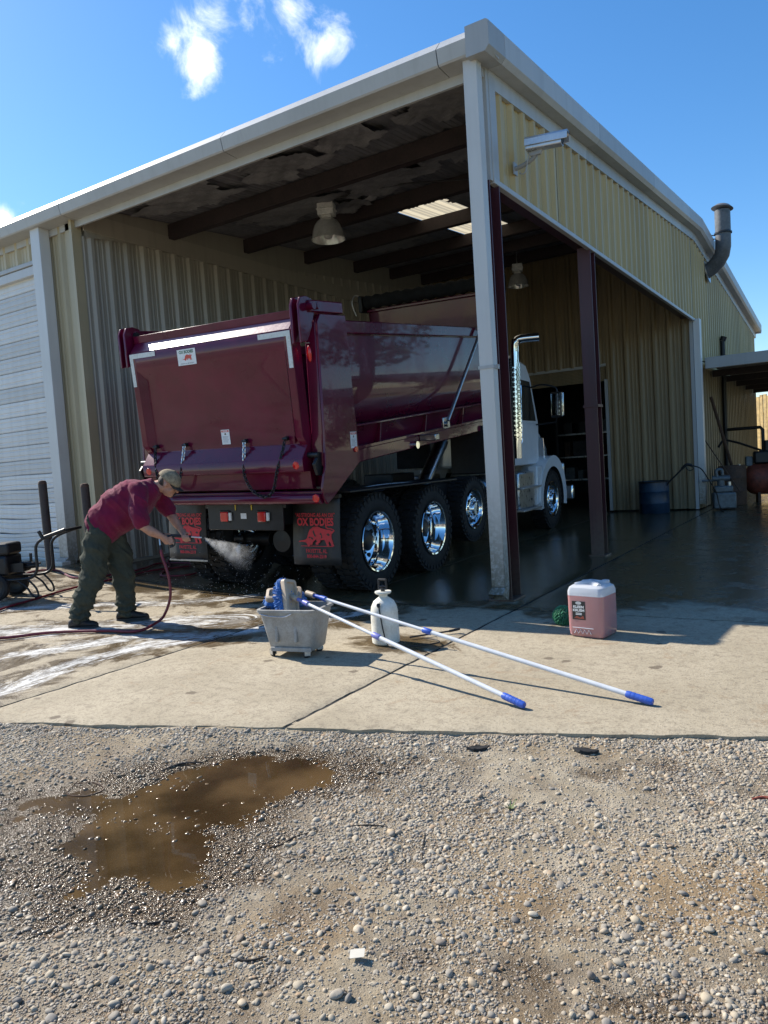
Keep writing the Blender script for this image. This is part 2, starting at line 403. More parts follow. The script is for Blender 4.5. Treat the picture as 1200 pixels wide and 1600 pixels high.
def soil_mat():
    m, t, b = nodes('soil'); g = geo(t).outputs['Position']
    n1 = noise(t, 1.3, 6, .6, g); n2 = noise(t, 9, 5, .65, g); n3 = noise(t, 160, 3, .7, g); n4 = noise(t, 45, 4, .7, g)
    c = mixc(t, maprange(t, n1.outputs['Fac'], .4, .62), (.345, .29, .20), (.235, .165, .085))
    c = mixc(t, mathn(t, 'MULTIPLY', maprange(t, n2.outputs['Fac'], .4, .7), .55), c, (.40, .35, .27))
    c = mixc(t, mathn(t, 'MULTIPLY', maprange(t, n3.outputs['Fac'], .42, .7), .6), c, (.16, .14, .11))
    for bx, by, br in ((2.45, -4.20, .42), (2.0, -4.45, .30), (1.42, -4.85, .34), (2.75, -4.0, .35)):
        dv = t.nodes.new('ShaderNodeVectorMath'); dv.operation = 'DISTANCE'; t.links.new(g, dv.inputs[0]); dv.inputs[1].default_value = (bx, by, -.05)
        c = mixc(t, mathn(t, 'MULTIPLY', maprange(t, mathn(t, 'MULTIPLY_ADD', n2.outputs['Fac'], .35, dv.outputs['Value']), br+.17, br*.4+.1), .75), c, (.235, .150, .068))
    xyz = sepxyz(t, g)
    zz = mathn(t, 'MULTIPLY_ADD', n2.outputs['Fac'], .018, xyz[2])
    wet = maprange(t, zz, WATER_Z+.040, WATER_Z+.016)
    c = mixc(t, wet, c, (.085, .055, .026))
    t.links.new(c, b.inputs['Base Color']); t.links.new(maprange(t, wet, 0, 1, .95, .25), b.inputs['Roughness'])
    bb = bumpn(t, n4.outputs['Fac'], .7, .012); t.links.new(bumpn(t, n3.outputs['Fac'], .8, .006, bb), b.inputs['Normal'])
    MATS['soil'] = m
soil_mat()
def far_soil():
    m, t, b = nodes('far_ground'); g = geo(t).outputs['Position']
    n1 = noise(t, .12, 6, .6, g); n2 = noise(t, 3, 5, .7, g)
    c = mixc(t, maprange(t, n1.outputs['Fac'], .4, .6), (.30, .26, .19), (.13, .15, .06))
    t.links.new(mixc(t, mathn(t, 'MULTIPLY', n2.outputs['Fac'], .4), c, (.2, .18, .14)), b.inputs['Base Color']); b.inputs['Roughness'].default_value = .95
    MATS['far_ground'] = m
far_soil()
tag(MB().add([(-900, -900, -.17), (900, -900, -.17), (900, 900, -.17), (-900, 900, -.17)], [(0, 1, 2, 3)]).build('ground', 'far_ground'), kind='structure')
xs = np.concatenate([np.arange(-9, -2.2, .08), np.arange(-2.2, 5.2, .016), np.arange(5.2, 10, .08)]); ys = np.concatenate([np.arange(-13, -7.2, .1), np.arange(-7.2, -1.4, .016), np.arange(-1.4, .6, .1)])
me, _ = grid_mesh('gravel_yard', xs, ys, lambda x, y: np.where(y > YF(x)+.12, -.16, gravel_h(x, y)))
tag(obj('gravel_yard', me, 'soil'), 'tan dirt and gravel yard in front of the concrete', None, None, 'structure')

# puddle
def water_mat():
    m, t, b = nodes('puddle_water'); t.nodes.remove(b); o = t.nodes['Material Output']; g = geo(t).outputs['Position']
    tr = t.nodes.new('ShaderNodeBsdfTransparent'); tr.inputs['Color'].default_value = (.62, .44, .24, 1)
    df = t.nodes.new('ShaderNodeBsdfDiffuse'); df.inputs['Color'].default_value = (.19, .118, .052, 1)
    gl = t.nodes.new('ShaderNodeBsdfGlossy'); gl.inputs['Roughness'].default_value = .015
    fr = t.nodes.new('ShaderNodeFresnel'); fr.inputs['IOR'].default_value = 1.33
    n = noise(t, 2.2, 3, .5, g); mud = maprange(t, n.outputs['Fac'], .35, .65, .15, .50)
    m1 = t.nodes.new('ShaderNodeMixShader'); t.links.new(mud, m1.inputs[0]); t.links.new(tr.outputs[0], m1.inputs[1]); t.links.new(df.outputs[0], m1.inputs[2])
    m2 = t.nodes.new('ShaderNodeMixShader'); t.links.new(fr.outputs[0], m2.inputs[0]); t.links.new(m1.outputs[0], m2.inputs[1]); t.links.new(gl.outputs[0], m2.inputs[2])
    nb = noise(t, 7, 2, .5, g); bb = bumpn(t, nb.outputs['Fac'], .03, .01); t.links.new(bb, gl.inputs['Normal'])
    t.links.new(m2.outputs[0], o.inputs[0]); MATS['puddle_water'] = m
water_mat()
pc = [(.42+math.cos(a)*1.35, -4.5+math.sin(a)*1.12) for a in np.linspace(0, 2*math.pi, 48, endpoint=False)]
pc = [(x, min(y, YF(x)-.03)) for x, y in pc]
pm = MB(); pm.add([(x, y, WATER_Z) for x, y in pc], [tuple(range(48))])
tag(pm.build('puddle', 'puddle_water', fix=False), 'shallow muddy brown puddle lying in the gravel', None, None, 'structure')

# gravel: loose pebbles, uncountable
def pebble_mat():
    m, t, b = nodes('pebble'); oi = t.nodes.new('ShaderNodeObjectInfo'); g = geo(t).outputs['Position']
    cr = t.nodes.new('ShaderNodeValToRGB'); t.links.new(oi.outputs['Random'], cr.inputs[0]); cr.color_ramp.interpolation = 'LINEAR'
    pal = [(0, (0.207, 0.186, 0.159)), (.10, (0.373, 0.324, 0.255)), (.2, (0.262, 0.237, 0.200)), (.3, (0.455, 0.380, 0.269)), (.42, (0.310, 0.269, 0.207)), (.52, (0.524, 0.455, 0.345)), (.6, (0.117, 0.110, 0.106)), (.68, (0.373, 0.241, 0.131)), (.76, (0.373, 0.327, 0.258)), (.86, (0.166, 0.159, 0.152)), (.93, (0.580, 0.517, 0.414)), (1, (0.455, 0.331, 0.193))]
    e = cr.color_ramp.elements
    e[0].position, e[0].color = pal[0][0], (*pal[0][1], 1); e[1].position, e[1].color = 1, (*pal[-1][1], 1)
    for p, c in pal[1:-1]: x = e.new(p); x.color = (*c, 1)
    n = noise(t, 130, 4, .6, g); n2 = noise(t, 9, 5, .65, g)
    c = mixc(t, mathn(t, 'MULTIPLY', n.outputs['Fac'], .5), cr.outputs[0], (.25, .22, .17))
    zz = mathn(t, 'MULTIPLY_ADD', n2.outputs['Fac'], .014, sepxyz(t, g)[2])
    wet = maprange(t, zz, WATER_Z+.036, WATER_Z+.012)
    n5 = t.nodes.new('ShaderNodeMix'); n5.data_type = 'RGBA'; n5.blend_type = 'MULTIPLY'; t.links.new(wet, n5.inputs['Factor']); t.links.new(c, n5.inputs[6]); n5.inputs[7].default_value = (.42, .34, .25, 1)
    t.links.new(n5.outputs[2], b.inputs['Base Color']); t.links.new(maprange(t, wet, 0, 1, .8, .18), b.inputs['Roughness'])
    t.links.new(bumpn(t, n.outputs['Fac'], .25, .003), b.inputs['Normal']); MATS['pebble'] = m
pebble_mat()
pebcol = bpy.data.collections.new('pebble_shapes')
def pebble_mesh(name, seed, sub=1, r=1.0):
    bm = bmesh.new(); bmesh.ops.create_icosphere(bm, subdivisions=sub, radius=r); rr = random.Random(seed)
    ax = (1, rr.uniform(.62, .9), rr.uniform(.38, .6)); ph = [rr.uniform(0, 6.28) for _ in range(6)]
    for v in bm.verts:
        p = v.co; k = 1+.13*math.sin(2.3*p.x/r+ph[0])*math.cos(2.1*p.y/r+ph[1])+.10*math.sin(3.1*p.z/r+ph[2]+1.7*p.x/r)
        v.co = Vector((p.x*ax[0], p.y*ax[1], p.z*ax[2]))*k
    me = bpy.data.meshes.new(name); bm.to_mesh(me); bm.free(); me.polygons.foreach_set('use_smooth', [True]*len(me.polygons)); me.materials.append(MATS['pebble'])
    return me
for k in range(7):
    o = bpy.data.objects.new('pebble_shape', pebble_mesh('pebble_shape', 100+k, 2)); pebcol.objects.link(o)
def gravel_points():
    out = []
    def batch(n, x0, x1, y0, y1, keep, mean=.006, sig=.45):
        x = rng.uniform(x0, x1, n); y = rng.uniform(y0, y1, n)
        ok = (y < YF(x)-.005) & (rng.uniform(0, 1, n) < keep(x, y)); x, y = x[ok], y[ok]
        r = mean*np.exp(rng.normal(0, sig, len(x))); r = np.clip(r, .0015, .018)
        out.append(np.stack([x, y, r], -1))
    def dens(x, y):
        d = fbm(x, y, .9, 21, 4); d2 = fbm(x, y, .22, 33, 3)
        k = np.clip((d-.34)/.16, .12, 1)*np.clip((d2-.22)/.25, .35, 1)
        # a stripe worn to bare dirt by tyres and the muddy hollow
        bare = 0
        for cx, cy, cr in ((1.28, -4.80, .24), (1.62, -4.93, .22), (2.05, -4.42, .24), (2.42, -4.20, .26), (2.2, -4.66, .24), (1.75, -5.15, .22), (2.75, -4.1, .3), (1.35, -3.45, .2), (.0, -4.0, .2)): bare = np.maximum(bare, np.exp(-((x-cx)**2+(y-cy)**2)/cr**2))
        k = k*(1-.85*bare); 
        return np.clip(k*(1-.45*np.clip(hollow(x, y), 0, 1))*1.05+.03, 0, 1)
    batch(260000, -1.9, 4.6, -6.2, -1.7, dens, .0047, .47)
    batch(360000, -1.9, 4.6, -6.2, -1.7, lambda x, y: np.clip(dens(x, y)*1.2+.18, 0, 1), .0026, .40)
    batch(30000, -9, 9.5, -12, -.6, lambda x, y: dens(x, y)*((x < -1.9) | (x > 4.6) | (y < -6.2)))
    # a drift of pebbles along the edge of the slab
    x = rng.uniform(-6, 6, 9000); y = YF(x)-.02-np.abs(rng.normal(0, .07, 9000)); out.append(np.stack([x, y, np.clip(.0055*np.exp(rng.normal(0, .4, 9000)), .003, .014)], -1))
    P = np.concatenate(out); return P
P = gravel_points(); N = len(P)
pz = gravel_h(P[:, 0], P[:, 1]) + P[:, 2]*.10
me = bpy.data.meshes.new('gravel'); me.vertices.add(N); me.vertices.foreach_set('co', np.stack([P[:, 0], P[:, 1], pz], -1).astype(np.float32).ravel())
a = me.attributes.new('psize', 'FLOAT', 'POINT'); a.data.foreach_set('value', P[:, 2].astype(np.float32))
a = me.attributes.new('prot', 'FLOAT_VECTOR', 'POINT'); a.data.foreach_set('vector', np.stack([rng.normal(0, .35, N), rng.normal(0, .35, N), rng.uniform(0, 6.28, N)], -1).astype(np.float32).ravel())
grav = obj('gravel', me, 'pebble'); tag(grav, 'loose grey and tan pebbles spread over the yard', None, None, 'stuff')
ng = bpy.data.node_groups.new('scatter', 'GeometryNodeTree'); ng.interface.new_socket('Geometry', in_out='INPUT', socket_type='NodeSocketGeometry'); ng.interface.new_socket('Geometry', in_out='OUTPUT', socket_type='NodeSocketGeometry')
gi = ng.nodes.new('NodeGroupInput'); go = ng.nodes.new('NodeGroupOutput'); ci = ng.nodes.new('GeometryNodeCollectionInfo'); ci.inputs['Collection'].default_value = pebcol; ci.inputs['Separate Children'].default_value = True; ci.inputs['Reset Children'].default_value = True
ip = ng.nodes.new('GeometryNodeInstanceOnPoints'); ip.inputs['Pick Instance'].default_value = True
a1 = ng.nodes.new('GeometryNodeInputNamedAttribute'); a1.data_type = 'FLOAT'; a1.inputs['Name'].default_value = 'psize'
a2 = ng.nodes.new('GeometryNodeInputNamedAttribute'); a2.data_type = 'FLOAT_VECTOR'; a2.inputs['Name'].default_value = 'prot'
ng.links.new(gi.outputs[0], ip.inputs['Points']); ng.links.new(ci.outputs[0], ip.inputs['Instance']); ng.links.new(a1.outputs[0], ip.inputs['Scale']); ng.links.new(a2.outputs[0], ip.inputs['Rotation']); ng.links.new(ip.outputs[0], go.inputs[0])
md = grav.modifiers.new('scatter', 'NODES'); md.node_group = ng

# larger loose stones, each a thing
stones = [(1.04, -4.93, .030, 1), (1.09, -4.89, .020, 1), (1.9, -4.05, .026, 1), (2.02, -4.08, .022, 1), (2.06, -4.5, .026, 0), (1.95, -4.86, .022, 0), (1.72, -5.08, .030, 0), (1.60, -5.1, .024, 0), (1.42, -5.2, .028, 0), (1.50, -5.22, .026, 0), (1.25, -5.12, .024, 0), (2.35, -4.6, .024, 0), (2.55, -4.35, .022, 0), (2.72, -4.05, .024, 0), (1.35, -4.7, .024, 0), (1.12, -4.72, .020, 0), (1.78, -4.68, .018, 1), (.9, -4.62, .018, 0), (2.15, -5.0, .022, 0), (-1.2, -4.12, .022, 1), (.42, -4.5, .020, 0), (.75, -4.35, .018, 0), (2.7, -4.75, .022, 0), (2.3, -4.85, .018, 1)]
sm = [pebble_mesh('stone', 300+k, 3, 1.0) for k in range(5)]
for k, (x, y, r, dk) in enumerate(stones):
    r *= .66
    o = obj('stone', sm[k % 5], None); o.location = (x, y, float(gravel_h(np.array([x]), np.array([y]))[0])+r*.30); o.scale = (r, r, r); o.rotation_euler = (0, 0, k*1.7)
    tag(o, 'smooth thumb-sized stone lying loose on top of the finer gravel', 'stone', 'larger stones on the gravel')

# ------------------------------------------------------------------ concrete apron
FLOWS = [[(-2.5, -4.6), (-2.13, -3.81), (-2.28, -3.1), (-2.15, -2.45), (-1.75, -1.85), (-1.35, -1.35), (-1.1, -.7)],
         [(-6.2, -3.3), (-4.85, -2.24), (-4.45, -1.75), (-3.9, -1.35), (-3.3, -.95), (-2.9, -.4)],
         [(-5.2, -3.6), (-3.9, -2.75), (-3.2, -2.2), (-2.7, -1.75), (-2.2, -1.45)],
         [(-3.2, -3.6), (-2.9, -2.9), (-2.6, -2.35), (-2.1, -2.1)]]
FW = [.30, .26, .55, .34]
def flow_fields(x, y):
    best = np.full(x.shape, 9.); uu = np.zeros(x.shape); vv = np.zeros(x.shape); foam = np.zeros(x.shape)
    for ln, wd in zip(FLOWS, FW):
        s0 = 0; bd = np.full(x.shape, 9.); bu = np.zeros(x.shape); bv = np.zeros(x.shape)
        for (ax, ay), (bx, by) in zip(ln[:-1], ln[1:]):
            dx, dy = bx-ax, by-ay; L = math.hypot(dx, dy); t = np.clip(((x-ax)*dx+(y-ay)*dy)/L**2, 0, 1)
            ex = x-ax-t*dx; ey = y-ay-t*dy; d = np.hypot(ex, ey); sg = np.sign(dx*ey-dy*ex); k = d < bd
            bu = np.where(k, s0+t*L, bu); bv = np.where(k, d*sg, bv); bd = np.where(k, d, bd); s0 += L
        foam = np.maximum(foam, np.exp(-(bd/wd)**2)); k = bd < best
        uu = np.where(k, bu, uu); vv = np.where(k, bv, vv); best = np.where(k, bd, best)
    return foam, uu, vv, best
def ss(a, b, x): t = np.clip((x-a)/(b-a), 0, 1); return t*t*(3-2*t)
def wet_shade_field(x, y, best):
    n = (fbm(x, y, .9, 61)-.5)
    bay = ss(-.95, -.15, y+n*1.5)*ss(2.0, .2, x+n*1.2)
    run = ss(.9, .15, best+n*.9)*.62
    right = ss(-.75, .5, y+n*1.9)*.82  # damp floor, spread wider to paint deeper shade on the right slab
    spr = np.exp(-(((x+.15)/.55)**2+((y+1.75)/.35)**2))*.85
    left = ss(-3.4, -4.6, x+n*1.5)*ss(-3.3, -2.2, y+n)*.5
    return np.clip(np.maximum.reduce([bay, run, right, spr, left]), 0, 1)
def concrete_mat():
    m, t, b = nodes('concrete'); g = geo(t).outputs['Position']
    at = lambda n: (lambda k: (setattr(k, 'attribute_name', n), k)[1])(t.nodes.new('ShaderNodeAttribute'))
    wet_shade_a = at('wet').outputs['Fac']; foam_a = at('foam').outputs['Fac']; flow = at('flow').outputs['Vector']
    n1 = noise(t, 1.1, 6, .62, g); n2 = noise(t, 15, 7, .75, g); n3 = noise(t, 55, 4, .75, g); n4 = noise(t, 3.0, 7, .74, g, .8)
    c = mixc(t, maprange(t, n1.outputs['Fac'], .35, .65), (.395, .340, .245), (.32, .272, .19))
    c = mixc(t, mathn(t, 'MULTIPLY', maprange(t, n2.outputs['Fac'], .46, .66), .75), c, (.215, .178, .125))
    c = mixc(t, mathn(t, 'MULTIPLY', maprange(t, n3.outputs['Fac'], .50, .68), .8), c, (.16, .132, .094))
    c = mixc(t, mathn(t, 'MULTIPLY', maprange(t, n4.outputs['Fac'], .56, .70), .62), c, (.235, .155, .085))
    v = t.nodes.new('ShaderNodeTexVoronoi'); v.inputs['Scale'].default_value = 2.6; v.inputs['Randomness'].default_value = 1; t.links.new(g, v.inputs['Vector'])
    sp = mathn(t, 'SUBTRACT', v.outputs['Distance'], mathn(t, 'MULTIPLY', n2.outputs['Fac'], .16))
    c = mixc(t, mathn(t, 'MULTIPLY', maprange(t, sp, .035, -.01), .8), c, (.10, .075, .05))
    nw = mathn(t, 'ADD', wet_shade_a, mathn(t, 'MULTIPLY', mathn(t, 'SUBTRACT', n4.outputs['Fac'], .5), 1.5))
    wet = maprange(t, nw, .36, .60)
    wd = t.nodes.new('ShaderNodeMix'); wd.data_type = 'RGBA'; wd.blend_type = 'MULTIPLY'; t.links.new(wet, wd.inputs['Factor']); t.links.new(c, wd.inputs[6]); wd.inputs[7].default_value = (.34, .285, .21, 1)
    mp = t.nodes.new('ShaderNodeMapping'); mp.inputs['Scale'].default_value = (2.6, 7.5, 1); t.links.new(flow, mp.inputs[0])
    f1 = noise(t, 1, 8, .72, mp.outputs[0], 1.2)
    mp2 = t.nodes.new('ShaderNodeMapping'); mp2.inputs['Scale'].default_value = (26, 46, 1); t.links.new(flow, mp2.inputs[0]); f2 = noise(t, 1, 5, .7, mp2.outputs[0])
    fm = mathn(t, 'ADD', mathn(t, 'MULTIPLY', foam_a, .34), mathn(t, 'ADD', mathn(t, 'MULTIPLY', f1.outputs['Fac'], .80), mathn(t, 'MULTIPLY', f2.outputs['Fac'], .30)))
    fm = mathn(t, 'MULTIPLY', maprange(t, fm, .79, 1.0, 0, .92), maprange(t, foam_a, .04, .25))
    cc = mixc(t, fm, wd.outputs[2], (.66, .67, .66))
    t.links.new(cc, b.inputs['Base Color'])
    film = maprange(t, nw, .55, .95)
    r = mathn(t, 'ADD', maprange(t, wet, 0, 1, .88, .36), mathn(t, 'MULTIPLY', film, -.22)); t.links.new(mathn(t, 'ADD', r, mathn(t, 'MULTIPLY', fm, .25)), b.inputs['Roughness'])
    st = maprange(t, film, 0, 1, .6, .05)
    bb = t.nodes.new('ShaderNodeBump'); bb.inputs['Distance'].default_value = .006; t.links.new(n3.outputs['Fac'], bb.inputs['Height']); t.links.new(st, bb.inputs['Strength'])
    b2 = bumpn(t, n2.outputs['Fac'], .25, .01, bb.outputs[0]); t.links.new(b2, b.inputs['Normal'])
    MATS['concrete'] = m
concrete_mat()
apron = tag(empty('concrete_apron'), 'old tan concrete apron, wet and foamy', None, None, 'structure')
GAP = .013
def slab(x0, x1, y0, y1, res):
    """one poured slab; y0 None means it runs to the oblique front edge"""
    nx = max(3, int((x1-x0)/res)+1); xs = np.linspace(x0+GAP, x1-GAP, nx)
    yb = y1-GAP; ny = max(3, int((y1-(y0 if y0 is not None else YF((x0+x1)/2)))/res)+1)
    X = np.repeat(xs[None, :], ny, 0); T = np.linspace(0, 1, ny)[:, None]
    Y0 = (YF(X)+(vnoise(X, X*0, .11, 3)-.5)*.03) if y0 is None else np.full(X.shape, y0+GAP)
    Y = Y0*(1-T)+yb*T
    X = X+0*Y; dz = (fbm(X, Y, .9, 44)-.5)*.008; Z = gza(X)+dz
    e = np.minimum.reduce([X-X.min(), X.max()-X, Y-Y0, yb-Y]); Z = Z-.012*np.exp(-e/.02)*(fbm(X, Y, .08, 3)+.2)
    # skirt
    def pad(A, f): 
        A = np.concatenate([f(A[:1]), A, f(A[-1:])], 0); return np.concatenate([f(A[:, :1]), A, f(A[:, -1:])], 1)
    X = pad(X, lambda a: a); Y = pad(Y, lambda a: a); Z = pad(Z, lambda a: a); Z[0, :] -= .14; Z[-1, :] -= .14; Z[1:-1, 0] -= .14; Z[1:-1, -1] -= .14
    ny, nx = X.shape; v = np.stack([X, Y, Z], -1).reshape(-1, 3); i = np.arange(nx*ny).reshape(ny, nx); f = np.stack([i[:-1, :-1], i[:-1, 1:], i[1:, 1:], i[1:, :-1]], -1).reshape(-1, 4)
    me = bpy.data.meshes.new('slab'); me.from_pydata(v.tolist(), [], f.tolist())
    foam, uu, vv, best = flow_fields(v[:, 0], v[:, 1]); wet = wet_shade_field(v[:, 0], v[:, 1], best)
    for nm, A in (('foam', foam), ('wet', wet)):  # wet also carries the painted shade of the right slab
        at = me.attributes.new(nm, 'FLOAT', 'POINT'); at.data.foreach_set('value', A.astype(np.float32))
    at = me.attributes.new('flow', 'FLOAT_VECTOR', 'POINT'); at.data.foreach_set('vector', np.stack([uu, vv, 0*uu], -1).astype(np.float32).ravel())
    shade(me, 40)
    return obj('slab', me, 'concrete', apron)
XJ = [-17, -9.5, -5.4, -1.78, .25, 3.7, 8.0]
for i in range(len(XJ)-1):
    near = 1 <= i <= 4
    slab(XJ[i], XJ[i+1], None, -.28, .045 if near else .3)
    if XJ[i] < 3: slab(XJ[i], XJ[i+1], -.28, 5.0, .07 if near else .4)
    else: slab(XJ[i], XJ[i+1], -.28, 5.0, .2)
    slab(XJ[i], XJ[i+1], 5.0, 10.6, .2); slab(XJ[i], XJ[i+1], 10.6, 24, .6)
# dark grit settled in the joints
jm = MB()
for x in XJ[1:-1]: jm.box(x-.02, x+.02, YF(x)+.03, 24, -.10, gz(x)-.012)
for y in (-.28, 5.0, 10.6):
    pts = np.linspace(-9, 8, 60)
    for a, b in zip(pts[:-1], pts[1:]): jm.add([(a, y-.02, gz(a)-.012), (b, y-.02, gz(b)-.012), (b, y+.02, gz(b)-.012), (a, y+.02, gz(a)-.012)], [(0, 1, 2, 3)])
tag(jm.build('joint_grit', 'black_matte', apron), kind='stuff')

# ================================================================== THE METAL BUILDING
bld = thing('metal_building', 'tan corrugated metal building with an open wash bay and white trim', 'building')
SL = .080
def roof_z(y): return 5.27 + SL*(y if y < 10.7 else 21.4-y)
RIB = .305
def rib_profile(width, off=0.0, depth=.040):
    """(along, out) points of a ribbed steel sheet"""
    pts = [(0, 0)]
    def p(a, d):
        if 0 < a < width: pts.append((a, d))
    k = -1
    while k*RIB+off < width:
        c = k*RIB+off
        for a, d in ((c-.062, 0), (c-.026, depth), (c+.026, depth), (c+.062, 0), (c+.095, 0), (c+.105, .007), (c+.122, .007), (c+.132, 0), (c+.175, 0), (c+.185, .007), (c+.202, .007), (c+.212, 0)): p(a, d)
        k += 1
    pts.append((width, 0)); return pts
def panel(org, along, out, width, z0, ztop, mat, parent, name='wall_panel', off=.15, z0f=None):
    along = Vector(along); out = Vector(out); org = Vector(org); pr = rib_profile(width, off); n = len(pr); vs = []
    jit = random.uniform(-.004, .004)
    for which in (0, 1):
        for a, d in pr:
            p = org+along*a+out*(d+jit); z = (z0f(p) if z0f else z0) if which == 0 else (ztop(p) if callable(ztop) else ztop)
            vs.append((p.x, p.y, z))
    return MB().add(vs, [(i, i+1, n+i+1, n+i) for i in range(n-1)]).build(name, mat, parent, fix=False)
PW = RIB*3
def wall(org, along, out, length, z0, ztop, mat, parent, z0f=None):
    k = 0.0
    while k < length-.02:
        wd = min(PW, length-k); panel(Vector(org)+Vector(along)*k, along, out, wd, z0, ztop, mat, parent, z0f=z0f); k += PW

# gable end (plane x = 0.03): panel band over the opening, then full height behind the downspout
g1 = empty('gable_wall', parent=bld)
wall((.03, .30, 0), (0, 1, 0), (1, 0, 0), 10.2, 4.06, lambda p: roof_z(p.y)+.02, 'tan_gable', g1)
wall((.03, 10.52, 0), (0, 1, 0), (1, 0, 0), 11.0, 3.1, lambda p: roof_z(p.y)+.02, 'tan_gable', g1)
wall((.024, 10.52, 0), (0, 1, 0), (1, 0, 0), 11.0, .02, 3.12, 'tan_lean_shaded', g1)  # lower panels with the lean-to's shade in their colour
# front wall left of the bay (plane y = 0.1) round the overhead door
g2 = empty('front_wall', parent=bld)
wall((-6.36, .10, 0), (-1, 0, 0), (0, -1, 0), .76, 0, 5.12, 'tan_front', g2, z0f=lambda p: gz(p.x)+.03)
wall((-7.12, .10, 0), (-1, 0, 0), (0, -1, 0), 4.7, 4.72, 5.12, 'tan_front', g2)
wall((-11.82, .10, 0), (-1, 0, 0), (0, -1, 0), 5.4, .25, 5.12, 'tan_front', g2)
# partition between the bay and the shop (plane x = -6.1), seen from the bay
g3 = empty('bay_side_wall', parent=bld)
wall((-6.12, .14, 0), (0, 1, 0), (1, 0, 0), 10.3, .24, lambda p: roof_z(p.y)-.42, 'tan_inside', g3)
# back wall of the bay (plane y = 10.4) with a shop doorway
g4 = empty('bay_back_wall', parent=bld)
wall((0.0, 10.42, 0), (-1, 0, 0), (0, -1, 0), 1.83, .03, 6.03, 'tan_back_shaded', g4)
wall((-1.83, 10.42, 0), (-1, 0, 0), (0, -1, 0), 2.745, 3.34, 6.03, 'tan_back_shaded', g4)
wall((-4.58, 10.42, 0), (-1, 0, 0), (0, -1, 0), 1.52, .03, 6.03, 'tan_back_shaded', g4)
MB().box(-6.30, -6.17, .2, 17, -.05, 5.15).build('liner', 'tan_inside', bld)
MB().box(-17, -16.9, .1, 21.6, -.1, 5.2).box(-17, 0, 21.5, 21.6, -.1, 5.2).build('outer_wall', 'tan_front', bld)
MB().box(-6.16, -6.06, .16, 10.4, .0, .26).build('base_curb', 'tan_inside', bld)
m = MB()
m.box(-6.19, -6.135, -.0, .16, .30, 5.10); m.build('corner_trim', 'tan_front', bld)
MB().box(-6.36, -6.192, .062, .085, .26, 5.10).build('corner_flashing', 'tan_front', bld)
MB().box(-6.10, -6.07, .16, 10.38, 4.93, 5.18).add([(-6.105, .16, 5.18), (-6.105, 10.38, roof_z(10.38)-.10), (-6.105, 10.38, 5.1), (-6.105, .16, 4.95)], [(0, 1, 2, 3)]).build('head_flashing', 'tan_inside', bld)
fl = MB(); fl.add([(-6.075, .16, roof_z(.16)-.44), (-6.075, 10.38, roof_z(10.38)-.44), (-6.075, 10.38, roof_z(10.38)-.02), (-6.075, .16, roof_z(.16)-.02)], [(0, 1, 2, 3)]).build('wall_cap', 'tan_inside', bld)
# white base angle, opening trims on the gable
MB().box(.025, .085, .16, 10.5, 4.005, 4.058).build('opening_head_trim', 'white_trim', bld, bevel=.006)
MB().box(-.10, .075, .10, .155, 4.02, 5.12).box(.02, .082, .155, .30, 4.03, 5.16).build('corner_jamb_trim', 'white_trim', bld, bevel=.006)
# gutter along the front eave
gp_ = [(.06, 5.30), (-.11, 5.305), (-.205, 5.20), (-.175, 5.075), (-.16, 5.06), (.06, 5.05)]
gut = MB(); 
for a, b in ((-17, -12.2), (-12.19, -9.15), (-9.14, -6.1), (-6.09, -3.05), (-3.04, -.28), (-.27, .235)): gut.prism(gp_, a, b, 0)
gut.build('gutter', 'white_trim', bld)
MB().box(-17, .06, .062, .095, 4.96, 5.12).build('eave_flashing', 'white_trim', bld)
# rake trim following the gable
def rake(y0, y1, name='rake_trim'):
    pr = [(.03, .10), (.235, .10), (.258, .085), (.258, -.125), (.215, -.17), (.03, -.17)]
    m = MB(); n = len(pr); vs = []
    for y in (y0, y1):
        for x, dz in pr: vs.append((x, y, roof_z(y)+dz-.06))
    m.add(vs, [tuple(range(n))[::-1], tuple(range(n, 2*n))]+[(i, (i+1) % n, n+(i+1) % n, n+i) for i in range(n)])
    if y0 < -.1: return m.build(name, 'white_trim', bld)
    vs = []; pr2 = [(.034, -.17), (.085, -.17), (.075, -.32), (.034, -.32)]; n = 4
    for y in (y0, y1):
        for x, dz in pr2: vs.append((x, y, roof_z(y)+dz-.062))
    m.add(vs, [tuple(range(n))[::-1], tuple(range(n, 2*n))]+[(i, (i+1) % n, n+(i+1) % n, n+i) for i in range(n)])
    return m.build(name, 'white_trim', bld)
ys_ = [-.215, .16, 3.2, 6.25, 9.3, 10.7]
for a, b in zip(ys_[:-1], ys_[1:]): rake(a+.003, b-.003)
for a, b in zip([10.7, 14, 17.2, 20.4], [14, 17.2, 20.4, 21.75]): rake(a+.003, b-.003)
MB().box(-17, .25, 21.55, 21.75, 5.0, 5.28).build('rear_gutter', 'white_trim', bld)
